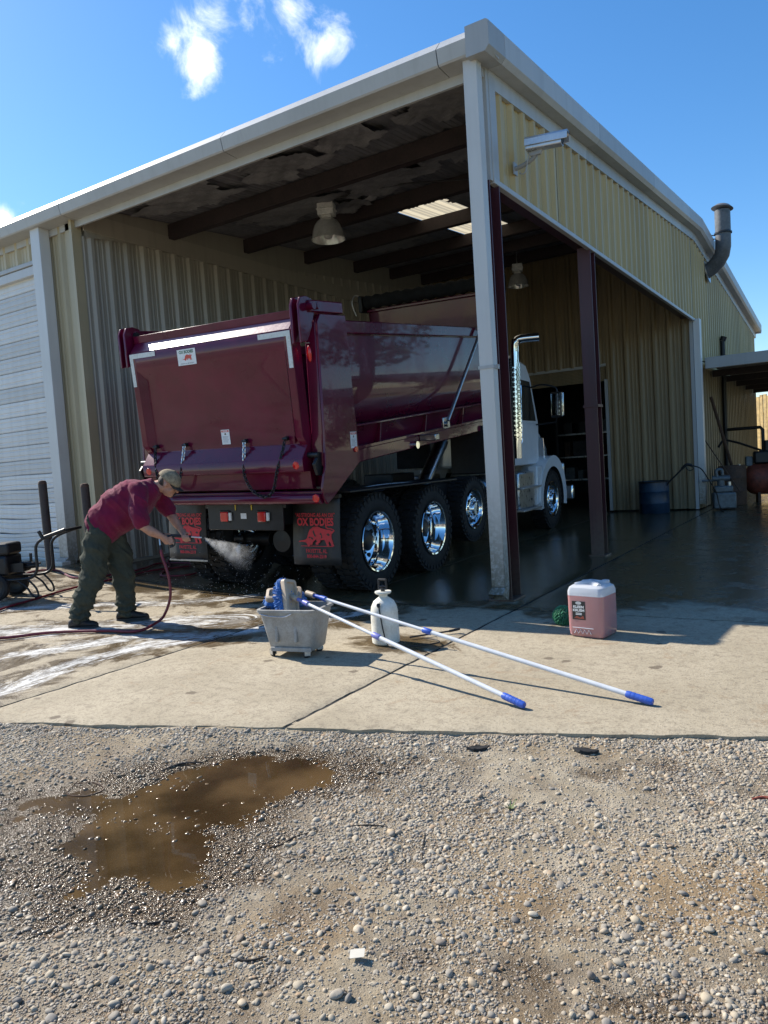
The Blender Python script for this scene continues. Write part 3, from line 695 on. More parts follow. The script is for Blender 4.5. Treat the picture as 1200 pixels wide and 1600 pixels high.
# roof sheets over the bay, one of them a translucent skylight
def roof_sheet(x0, x1, y0, y1, mat, name='roof_panel', lift=0):
    pr = rib_profile(x1-x0, .15, .03); n = len(pr); vs = []
    for y in (y0, y1):
        for a, d in pr: vs.append((x0+a, y, roof_z(y)+d-.03+lift))
    return MB().add(vs, [(i, i+1, n+i+1, n+i) for i in range(n-1)]).build(name, mat, bld, fix=False)
x = -6.2
while x < .1:
    x1 = min(x+PW, .2)
    if -3.7 < x+.4 < -2.7:
        roof_sheet(x, x1, -.08, 4.35, 'roof_under'); roof_sheet(x, x1, 4.35, 7.6, 'skylight_sheet', 'skylight_panel', .004); roof_sheet(x, x1, 7.6, 10.7, 'roof_under')
    else: roof_sheet(x, x1, -.08, 10.7, 'roof_under')
    x += PW
MB().add([(-17, -.08, 5.25), (-6.2, -.08, 5.25), (-6.2, 10.7, 6.11), (-17, 10.7, 6.11)], [(0, 1, 2, 3)]).add([(-17, 10.7, 6.12), (.2, 10.7, 6.12), (.2, 21.7, 5.24), (-17, 21.7, 5.24)], [(0, 1, 2, 3)]).build('roof_sheeting', 'roof_under', bld)
# purlins across the bay
for k, y in enumerate((1.72, 3.43, 5.14, 6.84, 8.3, 9.78)):
    z = roof_z(y)-.045
    MB().box(-6.09, -.02, y-.03, y+.03, z-.22, z).box(-6.09, -.02, y+.03, y+.09, z-.22, z-.205).build('purlin', 'purlin' , bld, bevel=.004)
MB().box(-6.12, -.0, .12, .20, 5.03, 5.22).build('eave_beam', 'purlin', bld)
# main frame: maroon columns and beams
def column(x0, x1, y0, y1, z1, name='column'):
    m = MB(); t = .016; yc = (y0+y1)/2
    m.box(x0, x0+t, y0, y1, .0, z1).box(x1-t, x1, y0, y1, .0, z1).box(x0+t, x1-t, yc-.006, yc+.006, .0, z1)
    m.box(x0-.03, x1+.03, y0-.03, y1+.03, -.01, .02)
    return m.build(name, 'maroon_steel', bld, bevel=.002)
def wide_column(x0, x1, y0, y1, z1):
    m = MB(); t = .016; xc = (x0+x1)/2
    m.box(x0, x1, y0, y0+t, 0, z1).box(x0, x1, y1-t, y1, 0, z1).box(xc-.006, xc+.006, y0+t, y1-t, 0, z1)
    m.box(x0-.03, x1+.03, y0-.03, y1+.03, -.01, .02)
    return m.build('column', 'maroon_steel', bld, bevel=.002)
wide_column(-.12, .085, .03, .27, 4.0)
c2 = wide_column(-.10, .07, 3.18, 3.38, 4.05)
MB().box(-.115, .085, 3.165, 3.395, 1.98, 2.015).build('splice_plate', 'maroon_steel', bld)
MB().box(-.16, -.02, .3, 10.3, 4.07, 4.085).box(-.10, -.09, .3, 10.3, 4.085, 4.30).box(-.16, -.02, .3, 10.3, 4.30, 4.315).build('header_beam', 'maroon_steel', bld)
# downspouts
def box_pipe(name, x0, x1, y0, y1, z0, z1, mat, kick=True, par=bld):
    m = MB(); m.box(x0, x1, y0, y1, z0, z1)
    if kick:
        # outlet that kicks forward at the foot, open at its mouth
        d = .085; t = .004
        A = [(x0, y0, z0), (x1, y0, z0), (x1, y1, z0), (x0, y1, z0)]
        B = [(x0-.006, y0-d, z0-.055), (x1+.006, y0-d, z0-.055), (x1+.006, y1-d*.6, z0-.13), (x0-.006, y1-d*.6, z0-.13)]
        m.add(A+B, [(0, 1, 5, 4), (1, 2, 6, 5), (2, 3, 7, 6), (3, 0, 4, 7)])
    o = m.build(name, mat, par, bevel=.006); return o
box_pipe('downspout', -.055, .085, -.115, -.005, .16, 5.06, 'white_trim_dirty')
MB().box(-.062, .092, -.122, -.02, 2.24, 2.27).box(.085, .11, -.05, -.02, 2.235, 2.275).build('pipe_strap', 'white_trim', bld)
box_pipe('downspout', -6.93, -6.72, -.11, .055, .36, 5.06, 'white_trim_dirty')
box_pipe('downspout', .04, .17, 10.42, 10.60, .12, 4.05, 'white_trim_dirty', False)
MB().box(-.03, .036, 10.385, 10.42, .02, 4.03).build('jamb_trim', 'white_trim', bld)
MB().box(-6.98, -6.66, -.26, -.12, gz(-7)-.02, gz(-7)+.05).build('splash_block', 'ridge_white', bld, bevel=.01)
# overhead door: twenty slats, the lower ones bent
dor = empty('overhead_door', parent=bld)
DX0, DX1 = -11.6, -7.19
n = 19; z = 4.57; hgt = (4.57-.24)/n
for k in range(n):
    z1 = z-k*hgt; z0 = z1-hgt; m = MB(); nx = 14
    prof = [(0, .0), (.012, .014), (.05, .016), (.06, .008), (.075, .008), (.085, .016), (.14, .016), (.15, .008), (.165, .008), (.175, .016), (hgt-.012, .014), (hgt-.003, .0)]
    vs = []; dent = max(0, (k-11)/8)
    for i in range(nx+1):
        xx = DX0+(DX1-DX0)*i/nx
        b = -dent*.03*(1+math.sin(i*1.9+k*.9))*(1 if i > 8 else .3); bz = dent*.02*math.sin(i*1.3+k)
        for dz, dy in prof: vs.append((xx, .165-dy+b, z0+dz+(bz if 0 < dz < hgt-.01 else bz*.6)))
    P_ = len(prof); m.add(vs, [(i*P_+j, (i+1)*P_+j, (i+1)*P_+j+1, i*P_+j+1) for i in range(nx) for j in range(P_-1)])
    m.build('slat', 'door_white', dor, smooth=True)
MB().box(-11.7, -7.10, .175, .19, .2, 4.7).build('backing', 'black_matte', dor)
MB().box(-11.8, -7.13, .055, .09, 4.66, 4.72).box(-7.175, -7.13, .055, .17, .24, 4.66).box(-11.66, -11.6, .06, .17, .2, 4.66).build('door_frame', 'white_trim', dor, bevel=.005)
MB().box(-11.6, -7.18, .075, .16, 4.52, 4.655).build('head_strip', 'door_white', dor, bevel=.01)
# shop beyond the back wall: dark room with shelving seen through the raised door
shop = empty('shop_interior', parent=bld)
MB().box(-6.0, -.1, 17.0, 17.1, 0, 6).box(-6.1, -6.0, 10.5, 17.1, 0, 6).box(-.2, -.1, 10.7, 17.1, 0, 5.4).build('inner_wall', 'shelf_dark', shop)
m = MB()
for s in range(11): m.box(-4.56, -1.85, 10.45, 10.49, 2.98+s*.033, 3.008+s*.033)
m.build('rolled_door', 'tan_back_shaded', shop); MB().box(-4.6, -1.83, 10.40, 10.44, 3.30, 3.36).build('lintel_trim', 'white_trim', shop)
MB().box(-1.86, -1.80, 10.36, 10.41, .03, 3.0).build('jamb', 'white_trim', shop)
# roof insulation sagging and torn in places
ins = []
def insul(cx, cy, wx, wy, seed, drop=.06):
    n = 26; m = MB(); vs = []; rr = random.Random(seed); ph = [rr.uniform(0, 6) for _ in range(8)]; keep = {}
    def inside(u, v):
        a = math.atan2(v, u); r = math.hypot(u, v); e = .82+.13*math.sin(3*a+ph[0])+.10*math.sin(5*a+ph[1])+.07*math.sin(9*a+ph[2])
        return r < e
    for j in range(n+1):
        for i in range(n+1):
            u = 2*i/n-1; v = 2*j/n-1; x = cx+u*wx; y = cy+v*wy
            d = math.hypot(u, v); edge = math.exp(-((d-.85)/.22)**2)
            z = roof_z(y)-.055-drop*edge*(.7+.6*math.sin(6*u+ph[3])*math.sin(5*v+ph[4]))-.012*(1+math.sin(17*u+ph[5])*math.cos(13*v+ph[6]))-.010*rr.random()
            vs.append((x, y, z))
    fs = []
    for j in range(n):
        for i in range(n):
            if inside(2*(i+.5)/n-1, 2*(j+.5)/n-1): a = j*(n+1)+i; fs.append((a, a+1, a+n+2, a+n+1))
    o = m.add(vs, fs).build('insulation', 'insulation', bld, smooth=True, fix=False)
    return o
for k, a in enumerate([(-4.9, .95, 1.0, .55), (-3.2, 1.0, .75, .5), (-2.0, .8, .5, .45), (-4.4, 2.6, 1.1, .6), (-2.6, 2.55, .9, .6), (-1.1, 2.4, .8, .6), (-.8, .9, .6, .5), (-5.2, 4.3, .7, .6), (-2.0, 4.2, .6, .5), (-4.6, 6.0, .8, .6), (-1.2, 6.0, .9, .6), (-3.6, 3.1, .6, .3)]): insul(*a, seed=k, drop=.025+.02*(k % 3))
# flue pipe through the gable
fl = MB().tube([(.04, 12.22, 5.34), (.20, 12.2, 5.42), (.33, 12.17, 5.53), (.42, 12.13, 5.66), (.455, 12.1, 5.82), (.46, 12.1, 6.1), (.46, 12.1, 6.62)], .165, 20).build('flue_pipe', 'flue_grey', bld, smooth=True)
MB().lathe([(.19, 0), (.19, .03), (.168, .05), (.168, .0)], 24, Matrix.Translation((.46, 12.1, 6.10))).build('clamp_band', 'black_metal', fl, smooth=True)
MB().lathe([(.0, .09), (.15, .07), (.235, .0), (.20, -.02), (.0, .0)], 24, Matrix.Translation((.46, 12.1, 6.66)) @ Matrix.Rotation(R(9), 4, 'Y') @ Matrix.Rotation(R(-7), 4, 'X')).build('rain_cap', 'flue_grey', fl, smooth=True)
MB().lathe([(.165, 0), (.26, .01), (.26, .03), (.165, .03)], 24, Matrix.Translation((.065, 12.22, 5.35)) @ Matrix.Rotation(R(80), 4, 'Y')).build('wall_collar', 'zinc', fl, smooth=True)
MB().tube([(.3, 12.1, 6.02), (.0, 11.95, 6.05)], .012).tube([(.3, 12.1, 6.10), (.0, 11.95, 6.13)], .012).build('stay_rod', 'black_metal', fl)
# stand pipe on the outside wall
MB().tube([(.12, 13.9, .5), (.12, 13.9, 3.95)], .055, 12).tube([(.12, 13.9, 3.95), (.16, 13.9, 4.05)], .075, 12).build('stand_pipe', 'black_metal', bld, smooth=True)
# lean-to roof on the right
lean = thing('lean_to_roof', 'low flat lean-to roof with pale fascia against the gable wall', 'canopy')
MB().box(.175, 7.0, 10.86, 10.92, 3.02, 3.26).build('fascia', 'white_trim', lean, bevel=.01)
MB().add([(.1, 10.92, 3.20), (7, 10.92, 3.16), (7, 21.5, 3.1), (.1, 21.5, 3.14)], [(0, 1, 2, 3)]).build('deck', 'roof_under', lean)
for k in range(5): MB().box(.1, 7, 12.3+k*2, 12.38+k*2, 2.95, 3.1).build('rafter', 'purlin', lean)
for xx in (6.8,):
    for yy in (11.0, 16, 21.3): MB().box(xx-.06, xx+.06, yy-.06, yy+.06, -.1, 3.05).build('post', 'maroon_steel', lean)

# ================================================================== THE DUMP TRUCK
truck = thing('dump_truck', 'maroon-bodied white dump truck backed into the wash bay with its bed slightly raised', 'dump truck', (-2.845, .27, .030), (0, R(1.3), R(2.5)))
TILT = R(6.0); HINGE = (0, -1.0, 1.13)
def bedpart(m, name, mat, parent=truck, **k):
    """a piece modelled square to the bed, turned with the raised bed"""
    o = m.build(name, mat, parent, **k)
    if parent is truck: o.location = HINGE; o.rotation_euler = (TILT, 0, 0)
    return o
# --- wheels
def tyre_mesh(r=.55, wd=.28):
    m = MB(); h = wd/2; rim = .322
    prof = [(rim, -h*.78), (rim+.05, -h*.96), (r-.15, -h*1.0), (r-.055, -h*.97), (r-.02, -h*.86), (r-.012, -h*.5), (r-.012, h*.5), (r-.02, h*.86), (r-.055, h*.97), (r-.15, h), (rim+.05, h*.96), (rim, h*.78)]
    m.lathe(prof, 56)
    for k in range(38):
        a = 2*math.pi*k/38
        for row, (z0, z1, sh) in enumerate(((-h*.93, -h*.40, .0), (-h*.32, h*.32, .5), (h*.40, h*.93, .0))):
            aa = a+sh*2*math.pi/38; M_ = Matrix.Rotation(aa, 4, 'Z') @ Matrix.Rotation(R(-18 if row == 0 else 18 if row == 2 else 0), 4, 'X')
            m.box(r-.02, r+.004, -.031, .031, z0, z1, M_)
        if k % 1 == 0:
            for sgn in (-1, 1): m.box(r-.075, r-.018, -.026, .026, sgn*h*.90, sgn*h*1.03, Matrix.Rotation(a, 4, 'Z'))
    return m.mesh('tyre', True)
TYRE = tyre_mesh()
def dish_rim():
    m = MB()   # outer face of a dual: deep dish, +z is outward
    m.lathe([(.325, .125), (.345, .138), (.342, .146), (.325, .142), (.312, .118), (.306, .06), (.290, .03), (.276, -.02), (.268, -.075), (.20, -.095), (.13, -.10), (.115, -.095), (.115, -.05), (.10, -.02), (.05, -.012), (.0, -.012)], 48)
    me = m.mesh('rim', True); return me
def flat_rim():
    m = MB()
    m.lathe([(.325, .12), (.342, .132), (.335, .142), (.316, .136), (.304, .10), (.280, .08), (.235, .10), (.19, .118), (.15, .120), (.125, .11), (.12, .15), (.105, .165), (.0, .168)], 48)
    return m.mesh('rim', True)
DISH, FLAT = dish_rim(), flat_rim()
def holes(z, rr, n=10, s=.024):
    m = MB()
    for k in range(n):
        a = 2*math.pi*(k+.5)/n; m.lathe([(0, .002), (s, .002), (s, -.006), (0, -.006)], 14, Matrix.Translation((rr*math.cos(a), rr*math.sin(a), z)))
    return m.mesh('hand_hole', True)
def nuts(z, rr, n=10):
    m = MB()
    for k in range(n):
        a = 2*math.pi*k/n; m.lathe([(.016, 0), (.016, .022), (.008, .035), (0, .035)], 6, Matrix.Translation((rr*math.cos(a), rr*math.sin(a), z)))
    return m.mesh('lug_nut', True)
HD, HF, ND, NF = holes(-.0800, .232, 10, .026), holes(.113, .215, 10, .026), nuts(-.10, .155), nuts(.118, .165)
hub_m = MB(); hub_m.lathe([(.112, -.10), (.112, .0), (.095, .015), (.05, .02), (0, .02)], 28)
HUB = hub_m.mesh('hub', True)
def wheel(x, y, z, side, dish, hub='black_metal', both=False):
    """side +1: outward is +x"""
    wh = empty('wheel', (x, y, z), (0, R(90)*side, 0), truck)
    obj('tyre', TYRE, 'rubber', wh)
    if dish: obj('rim', DISH, 'chrome', wh); tag(obj('hand_holes', HD, 'black_matte', wh), kind='stuff'); tag(obj('lug_nuts', ND, 'black_metal', wh), kind='stuff'); obj('hub', HUB, 'black_metal', wh)
    else: obj('rim', FLAT, 'chrome', wh); tag(obj('hand_holes', HF, 'black_matte', wh), kind='stuff'); tag(obj('lug_nuts', NF, 'chrome', wh), kind='stuff')
    wh.rotation_mode = 'ZYX'; wh.rotation_euler = (0, R(90)*side, random.uniform(0, 6))
    return wh
AX = [(0, .55), (1.41, .55)]
for y, z in AX:
    for s in (1, -1):
        wheel(s*1.085, y, z, s, True)
        w2 = empty('inner_wheel', (s*.755, y, z), (0, R(90)*s, 0), truck); obj('tyre', TYRE, 'rubber', w2); obj('rim', DISH, 'black_metal', w2)
    MB().tube([(-1.0, y, z), (-.3, y, z), (-.24, y, z)], [.075, .08, .13], 14).tube([(1.0, y, z), (.3, y, z), (.24, y, z)], [.075, .08, .13], 14).lathe([(0, -.2), (.13, -.19), (.2, -.1), (.215, 0), (.2, .1), (.13, .19), (0, .2)], 18, Matrix.Translation((0, y, z)) @ Matrix.Rotation(R(90), 4, 'X')).build('axle', 'black_metal', truck, smooth=True)
for s in (1, -1):
    wt = wheel(s*1.06, 2.82, .68, s, False); wt.scale = (.86, .86, .95); wheel(s*1.03, 6.62, .55, s, False)
MB().tube([(-.95, 2.82, .66), (.95, 2.82, .66)], .06, 12).build('axle', 'black_metal', truck, smooth=True)
MB().tube([(-.95, 6.62, .5), (.95, 6.62, .5)], .06, 12).build('axle', 'black_metal', truck, smooth=True)
# --- chassis
for s in (1, -1):
    MB().box(s*.43-.04, s*.43+.04, -.85, 7.6, .80, 1.05).build('frame_rail', 'black_metal', truck, bevel=.008)
    MB().tube([(s*.5, -.2, .80), (s*.5, .7, .94), (s*.5, 1.6, .80)], .05, 8).tube([(s*.5, .7, .6), (s*.5, .7, .9)], .09, 10).build('suspension', 'black_metal', truck, smooth=True)
    MB().box(s*.98-.30, s*.98+.30, -.62, 2.05, 1.135, 1.155).build('wheel_guard', 'black_metal', truck, bevel=.004)
for y in (-.75, .7, 2.2, 3.6, 4.4): MB().box(-.40, .40, y-.05, y+.05, .84, 1.0).build('cross_member', 'black_metal', truck)
MB().tube([(.0, 3.4, .9), (.0, 4.3, 1.7)], .11, 16).tube([(0, 4.3, 1.7), (0, 4.45, 1.9)], .08, 16).build('lift_cylinder', 'steel', truck, smooth=True)
MB().lathe([(0, 0), (.29, 0), (.31, .03), (.31, 1.05), (.29, 1.08), (0, 1.08)], 28, Matrix.Translation((.82, 3.55, .82)) @ Matrix.Rotation(R(-90), 4, 'X')).build('fuel_tank', 'steel', truck, smooth=True)
MB().box(.52, 1.1, 3.5, 3.85, 1.16, 1.9).build('toolbox', 'black_metal', truck, bevel=.02)
MB().box(-1.1, -.55, 3.5, 4.3, .7, 1.2).build('battery_box', 'black_metal', truck, bevel=.02)
# rear plate with lamps
rp = MB().box(-.46, .60, -.905, -.88, .76, 1.08).box(-.50, .64, -.90, -.86, 1.0, 1.09).build('rear_plate', 'black_metal', truck, bevel=.006)
for x in (-.205, .325):
    MB().box(x-.055, x+.055, -.935, -.906, .855, .965).build('tail_light', 'red_lens', truck, bevel=.012)
    MB().box(x-.070, x+.070, -.922, -.906, .842, .978).build('lamp_bezel', 'black_plastic', truck, bevel=.008)
    MB().box(x+.065, x+.10, -.93, -.906, .865, .955).build('reverse_light', 'sticker_white', truck, bevel=.006)
MB().box(.02, .10, -.909, -.9055, .885, .945).build('plate_sticker', 'sticker_white', truck)
for x in (-.05, .18): MB().box(x-.006, x+.006, -.912, -.905, .98, 1.04).build('yellow_tab', 'amber', truck)
# --- mud flaps with the maker's print
OX = [(-.50,-.13),(-.36,-.10),(-.30,-.05),(-.26,.10),(-.21,.24),(-.10,.34),(.03,.36),(.14,.30),(.28,.26),(.38,.25),(.455,.20),(.49,.235),(.40,.27),(.30,.29),(.26,.34),(.28,.40),(.34,.425),(.34,.395),(.305,.375),(.30,.345),(.33,.315),(.41,.305),(.50,.265),(.525,.215),(.475,.155),(.43,.10),(.425,-.02),(.45,-.12),(.47,-.22),(.50,-.295),(.415,-.295),(.40,-.21),(.35,-.13),(.33,-.20),(.355,-.295),(.275,-.295),(.26,-.20),(.22,-.09),(.10,-.10),(.09,-.17),(.03,-.22),(.035,-.26),(-.04,-.26),(-.05,-.20),(.0,-.15),(-.035,-.08),(-.075,-.12),(-.13,-.19),(-.15,-.27),(-.215,-.27),(-.205,-.18),(-.215,-.26),(-.235,-.33),(-.275,-.335),(-.30,-.25),(-.33,-.19),(-.39,-.175),(-.47,-.165),(-.535,-.185),(-.555,-.155)]
OXCUT = [[(-.12,.20),(-.09,.24),(-.05,.10),(-.02,.02),(-.06,.01),(-.10,.10)], [(.08,.10),(.12,.16),(.15,.08),(.16,-.02),(.12,-.05),(.13,.05)], [(.28,.10),(.34,.13),(.39,.07),(.33,.04)], [(-.25,-.02),(-.21,.02),(-.17,-.02),(-.21,-.05)], [(-.16,.0),(-.11,-.05),(-.13,-.10),(-.18,-.06)]]
def ox_mesh(sc): 
    m = MB(); m.add([(x*sc, y*sc*.72, 0) for x, y in OX], [tuple(range(len(OX)))]); return m.mesh('ox_emblem', False, True)
def print_on(me, name, mat, parent, x, z, y, par_rot=(math.pi/2, 0, 0)):
    o = obj(name, me, mat, parent); o.location = (x, y, z); o.rotation_euler = par_rot; return o
def mud_flap(cx):
    f = MB()
    n = 8; vs = []
    for j in range(n+1):
        zz = .37+(.74)*j/n
        for x in (-.305, -.15, 0, .15, .305): vs.append((x, .010*math.sin(x*9+j*.6)-.02*(1-j/n), zz))
    f.add(vs, [(j*5+i, j*5+i+1, (j+1)*5+i+1, (j+1)*5+i) for j in range(n) for i in range(4)])
    o = f.build('mud_flap', 'flap_rubber', truck, smooth=True, fix=False); o.location = (cx, -.66, 0)
    sm_ = o.modifiers.new('thick', 'SOLIDIFY'); sm_.thickness = .012; sm_.offset = 1
    Y = -.037
    print_on(text_mesh('"AS STRONG AS AN OX"', .058, .0012, .80), 'lettering', 'print_red', o, 0, .905, Y)
    print_on(text_mesh('OX BODIES', .112, .0046, .82), 'lettering', 'print_red', o, 0, .83, Y)
    print_on(text_mesh('INC', .022, .0005), 'lettering', 'print_red', o, .0, .776, Y)
    print_on(ox_mesh(.44), 'ox_emblem', 'print_red', o, .015, .672, Y)
    cm = MB()
    for c in OXCUT: cm.add([(x*.44, y*.44*.72, 0) for x, y in c], [tuple(range(len(c)))])
    print_on(cm.mesh('emblem_detail', False, True), 'emblem_detail', 'flap_rubber', o, .015, .672, Y-.002)
    MB().box(-.20, .22, Y-.001, Y, .570, .577).build('emblem_ground', 'print_red', o)
    print_on(text_mesh('FAYETTE, AL', .058, .0014, .85), 'lettering', 'print_red', o, 0, .520, Y)
    print_on(text_mesh('800-844-2519', .050, .0014, .9), 'lettering', 'print_red', o, .0, .462, Y)
    MB().box(-.31, .31, -.025, .03, 1.085, 1.125).build('flap_hanger', 'black_metal', o)
    return o
mud_flap(.86); mud_flap(-1.02)
MB().box(-1.33, -.71, -.70, -.66, .355, .375).build('flap_bar', 'steel', truck)
# --- bed, in bed coordinates: x across, y forward, z up from the hinge
bed_len = 5.35
def side_profile(s):
    return [(s*x, z) for x, z in ((1.165, 1.60), (1.168, 1.35), (1.166, 1.12), (1.150, .92), (1.115, .78), (1.065, .68), (1.03, .645))]
for s in (1, -1):
    pr = side_profile(s); pr = [tuple(p[:2]) for p in bez([(a, b, 0) for a, b in pr], 6)]
    m = MB(); n = len(pr); vs = []
    for y in (.30, bed_len):
        for x, z in pr: vs.append((x, y, z))
    m.add(vs, [(i, i+1, n+i+1, n+i) for i in range(n-1)])
    bedpart(m, 'bed_side', 'maroon_paint', smooth=True)
    bedpart(MB().box(min(s*1.10, s*1.235), max(s*1.10, s*1.235), .3, bed_len, 1.60, 1.735), 'top_rail', 'maroon_paint', bevel=.012)
    bedpart(MB().box(min(s*1.02, s*1.15), max(s*1.02, s*1.15), .3, bed_len, .615, .640), 'rub_rail', 'maroon_paint', bevel=.006)
    bedpart(MB().add([(s*1.05, .3, .615), (s*1.05, bed_len, .615), (s*.95, bed_len, .36), (s*.95, .3, .36)], [(0, 1, 2, 3)]), 'lower_side', 'maroon_paint')
    bedpart(MB().box(min(s*.90, s*1.04), max(s*.90, s*1.04), .1, bed_len, .21, .36), 'sill_beam', 'maroon_paint', bevel=.012)
    for y in (1.5, 2.7, 3.9): bedpart(MB().prism([(s*.955, .355), (s*1.06, .615), (s*1.075, .615), (s*1.03, .355)], y-.012, y+.012, 1), 'gusset', 'maroon_paint')
    # rear corner post: side plate, top box, rear face
    plate = [(-.115, .0), (-.06, -.075), (.05, -.03), (.62, .26), (.62, 1.775), (.16, 1.775), (.10, 1.70), (.02, .62), (-.03, .30), (-.115, .10)]
    m = MB(); m.prism(plate, s*1.255, s*1.285, 0)
    sp = bedpart(m, 'corner_post', 'maroon_paint', bevel=.006)
    m = MB().prism([(.10, 1.70), (.18, 1.775), (.60, 1.775), (.60, .30), (-.02, .30), (.015, .62)], s*1.12, s*1.254, 0); bedpart(m, 'post_core', 'maroon_paint', bevel=.012)
    bedpart(MB().box(min(s*1.13, s*1.278), max(s*1.13, s*1.278), .02, .60, 1.79, 1.905), 'hinge_box', 'maroon_paint', bevel=.012)
    ear = [(-.15, 1.50), (-.13, 1.86), (-.09, 1.93), (.0, 1.945), (.10, 1.92), (.12, 1.80), (.06, 1.66), (-.04, 1.52)]
    bedpart(MB().prism(ear, s*1.135, s*1.165, 0), 'hinge_ear', 'maroon_paint', bevel=.006)
    bedpart(MB().prism(ear, s*1.225, s*1.25, 0), 'hinge_ear', 'maroon_paint', bevel=.006)
    bedpart(MB().tube([(s*1.10, .02, 1.845), (s*1.325, .02, 1.845)], .038, 14), 'hinge_pin', 'maroon_paint' if s > 0 else 'black_metal', smooth=True)
    bedpart(MB().tube([(s*1.28, .12, 1.845), (s*1.315, .12, 1.845)], .032, 14), 'pin_boss', 'maroon_paint', smooth=True)
    bedpart(MB().lathe([(0, .02), (.020, .014), (.026, .0)], 20, Matrix.Translation((s*1.195, .035, 1.40)) @ Matrix.Scale(3.0, 4, (0, 0, 1)) @ Matrix.Rotation(R(90), 4, 'X')), 'marker_light', 'red_lens', smooth=True)
    bedpart(MB().box(s*1.195-.02, s*1.195+.02, .015, .04, 1.50, 1.51), 'clip', 'zinc')
    bedpart(MB().prism([(-.10, .22), (-.14, .34), (-.03, .44), (.06, .40), (.03, .20)], s*1.20, s*1.235, 0), 'latch_hook', 'black_metal', bevel=.008)
    bedpart(MB().tube([(s*1.10, -.06, .42), (s*1.24, -.06, .42)], .028, 12), 'latch_pin', 'black_metal', smooth=True)
    bedpart(MB().tube([(s*1.286, .55, .40), (s*1.30, .55, .40)], .030, 16), 'side_reflector', 'red_lens', smooth=True)
    bedpart(MB().lathe([(0, .012), (.035, .008), (.042, 0)], 18, Matrix.Translation((s*1.215, -.157, .0)) @ Matrix.Rotation(R(90), 4, 'X')), 'sill_lamp', 'red_lens', smooth=True)
bedpart(MB().box(-1.06, 1.06, .0, bed_len, .36, .39), 'bed_floor', 'maroon_paint')
# rear sill: a rounded bar across the tail
bedpart(MB().tube([(-1.25, -.105, -.012), (1.25, -.105, -.012)], .052, 20), 'rear_sill', 'maroon_paint', smooth=True)
bedpart(MB().box(-1.25, 1.25, -.09, .10, .02, .06), 'sill_plate', 'maroon_paint', bevel=.006)
bedpart(MB().box(-1.2, 1.2, .08, .12, .04, .36), 'sill_web', 'maroon_paint')
# headboard with the rolled tarp on top
bedpart(MB().box(-1.20, 1.20, bed_len, bed_len+.06, .36, 2.36), 'headboard', 'maroon_paint', bevel=.01)
bedpart(MB().box(-1.20, 1.20, bed_len-.06, bed_len+.0, 2.30, 2.345).box(-1.2, -1.14, bed_len-.0, bed_len+.3, 1.7, 2.36), 'headboard_lip', 'maroon_paint', bevel=.01)
tp = []
tm = MB(); pts = []; rad = []
for i in range(61):
    pts.append((-1.22+2.44*i/60, bed_len-.05, 2.47)); rad.append(.105+.012*math.sin(i*1.3)+.008*random.random())
tm.tube(pts, rad, 14); bedpart(tm, 'tarp_roll', 'black_matte', smooth=True)
bedpart(MB().box(-1.28, -1.2, bed_len-.2, bed_len+.12, 2.3, 2.58).box(1.2, 1.28, bed_len-.2, bed_len+.12, 2.3, 2.58), 'tarp_bracket', 'black_metal', bevel=.02)
bedpart(MB().tube(bez([(-1.25, bed_len-.1, 2.56), (-1.3, bed_len-.25, 2.58), (-1.33, bed_len-.3, 2.45), (-1.3, bed_len-.25, 2.25)], 6), .012), 'tarp_cable', 'zinc', smooth=True)
# tarp arm along the side
arm = bedpart(MB().tube([(1.30, 2.85, .50), (1.30, 5.1, 2.45)], .024, 10), 'tarp_arm', 'zinc', smooth=True)
bedpart(MB().box(1.272, 1.298, 2.72, 2.92, .40, .55).box(1.04, 1.272, 2.5, 2.62, .28, .36), 'arm_pivot', 'steel', bevel=.01)
bedpart(MB().tube([(1.24, 2.80, .46), (1.33, 2.80, .46)], .035, 12), 'pivot_pin', 'steel', smooth=True)
bedpart(MB().tube([(1.0, 2.35, .25), (1.09, 2.35, .25)], .05, 12), 'grease_boss', 'chrome', smooth=True)
# --- tailgate
tg = empty('tailgate', HINGE, (TILT, 0, 0), truck)
TW = 1.115
prof = [(-.02, 1.83), (-.035, 1.835), (-.030, 1.755), (-.020, 1.752), (-.118, 1.646), (-.125, 1.635), (-.125, 1.45), (-.055, 1.335), (-.055, .535), (-.165, .405), (-.172, .395), (-.172, .280), (-.16, .268), (-.06, .262), (-.06, .20), (-.045, .08), (.02, .07), (.02, 1.82)]
m = MB(); m.prism(prof, -TW, TW, 0); m.build('panel', 'maroon_paint', tg, bevel=.004)
MB().prism([(-.0195, 1.7545), (-.1175, 1.6485), (-.1205, 1.6515), (-.0225, 1.7575)], -TW+.02, TW-.02, 0).build('top_bevel', 'maroon_beaded', tg)
for s in (1, -1):
    m = MB(); st = [(-.058, .52), (-.125, .62), (-.127, 1.46), (-.127, 1.636), (-.03, 1.60), (-.03, .5)]
    m.prism(st, s*(TW-.085), s*(TW+.002), 0); m.build('stile', 'maroon_paint', tg, bevel=.006)
    # bevelled inner edge of the frame
    MB().add([(s*(TW-.086), -.1265, .62), (s*(TW-.086), -.1265, 1.45), (s*(TW-.15), -.056, 1.34), (s*(TW-.15), -.056, .54)], [(0, 1, 2, 3)]).build('stile_bevel', 'maroon_paint', tg)
    # white reflective L
    MB().box(min(s*TW*.995, s*(TW-.40)), max(s*TW*.995, s*(TW-.40)), -.1305, -.1275, 1.585, 1.635).box(min(s*TW*.995, s*(TW-.055)), max(s*TW*.995, s*(TW-.055)), -.1305, -.1275, 1.28, 1.585).build('reflective_tape', 'reflective_tape', tg)
    MB().lathe([(0, .010), (.034, .007), (.040, 0)], 20, Matrix.Translation((s*(TW-.085), -.1725, .335)) @ Matrix.Rotation(R(90), 4, 'X')).build('reflector', 'red_lens', tg, smooth=True)
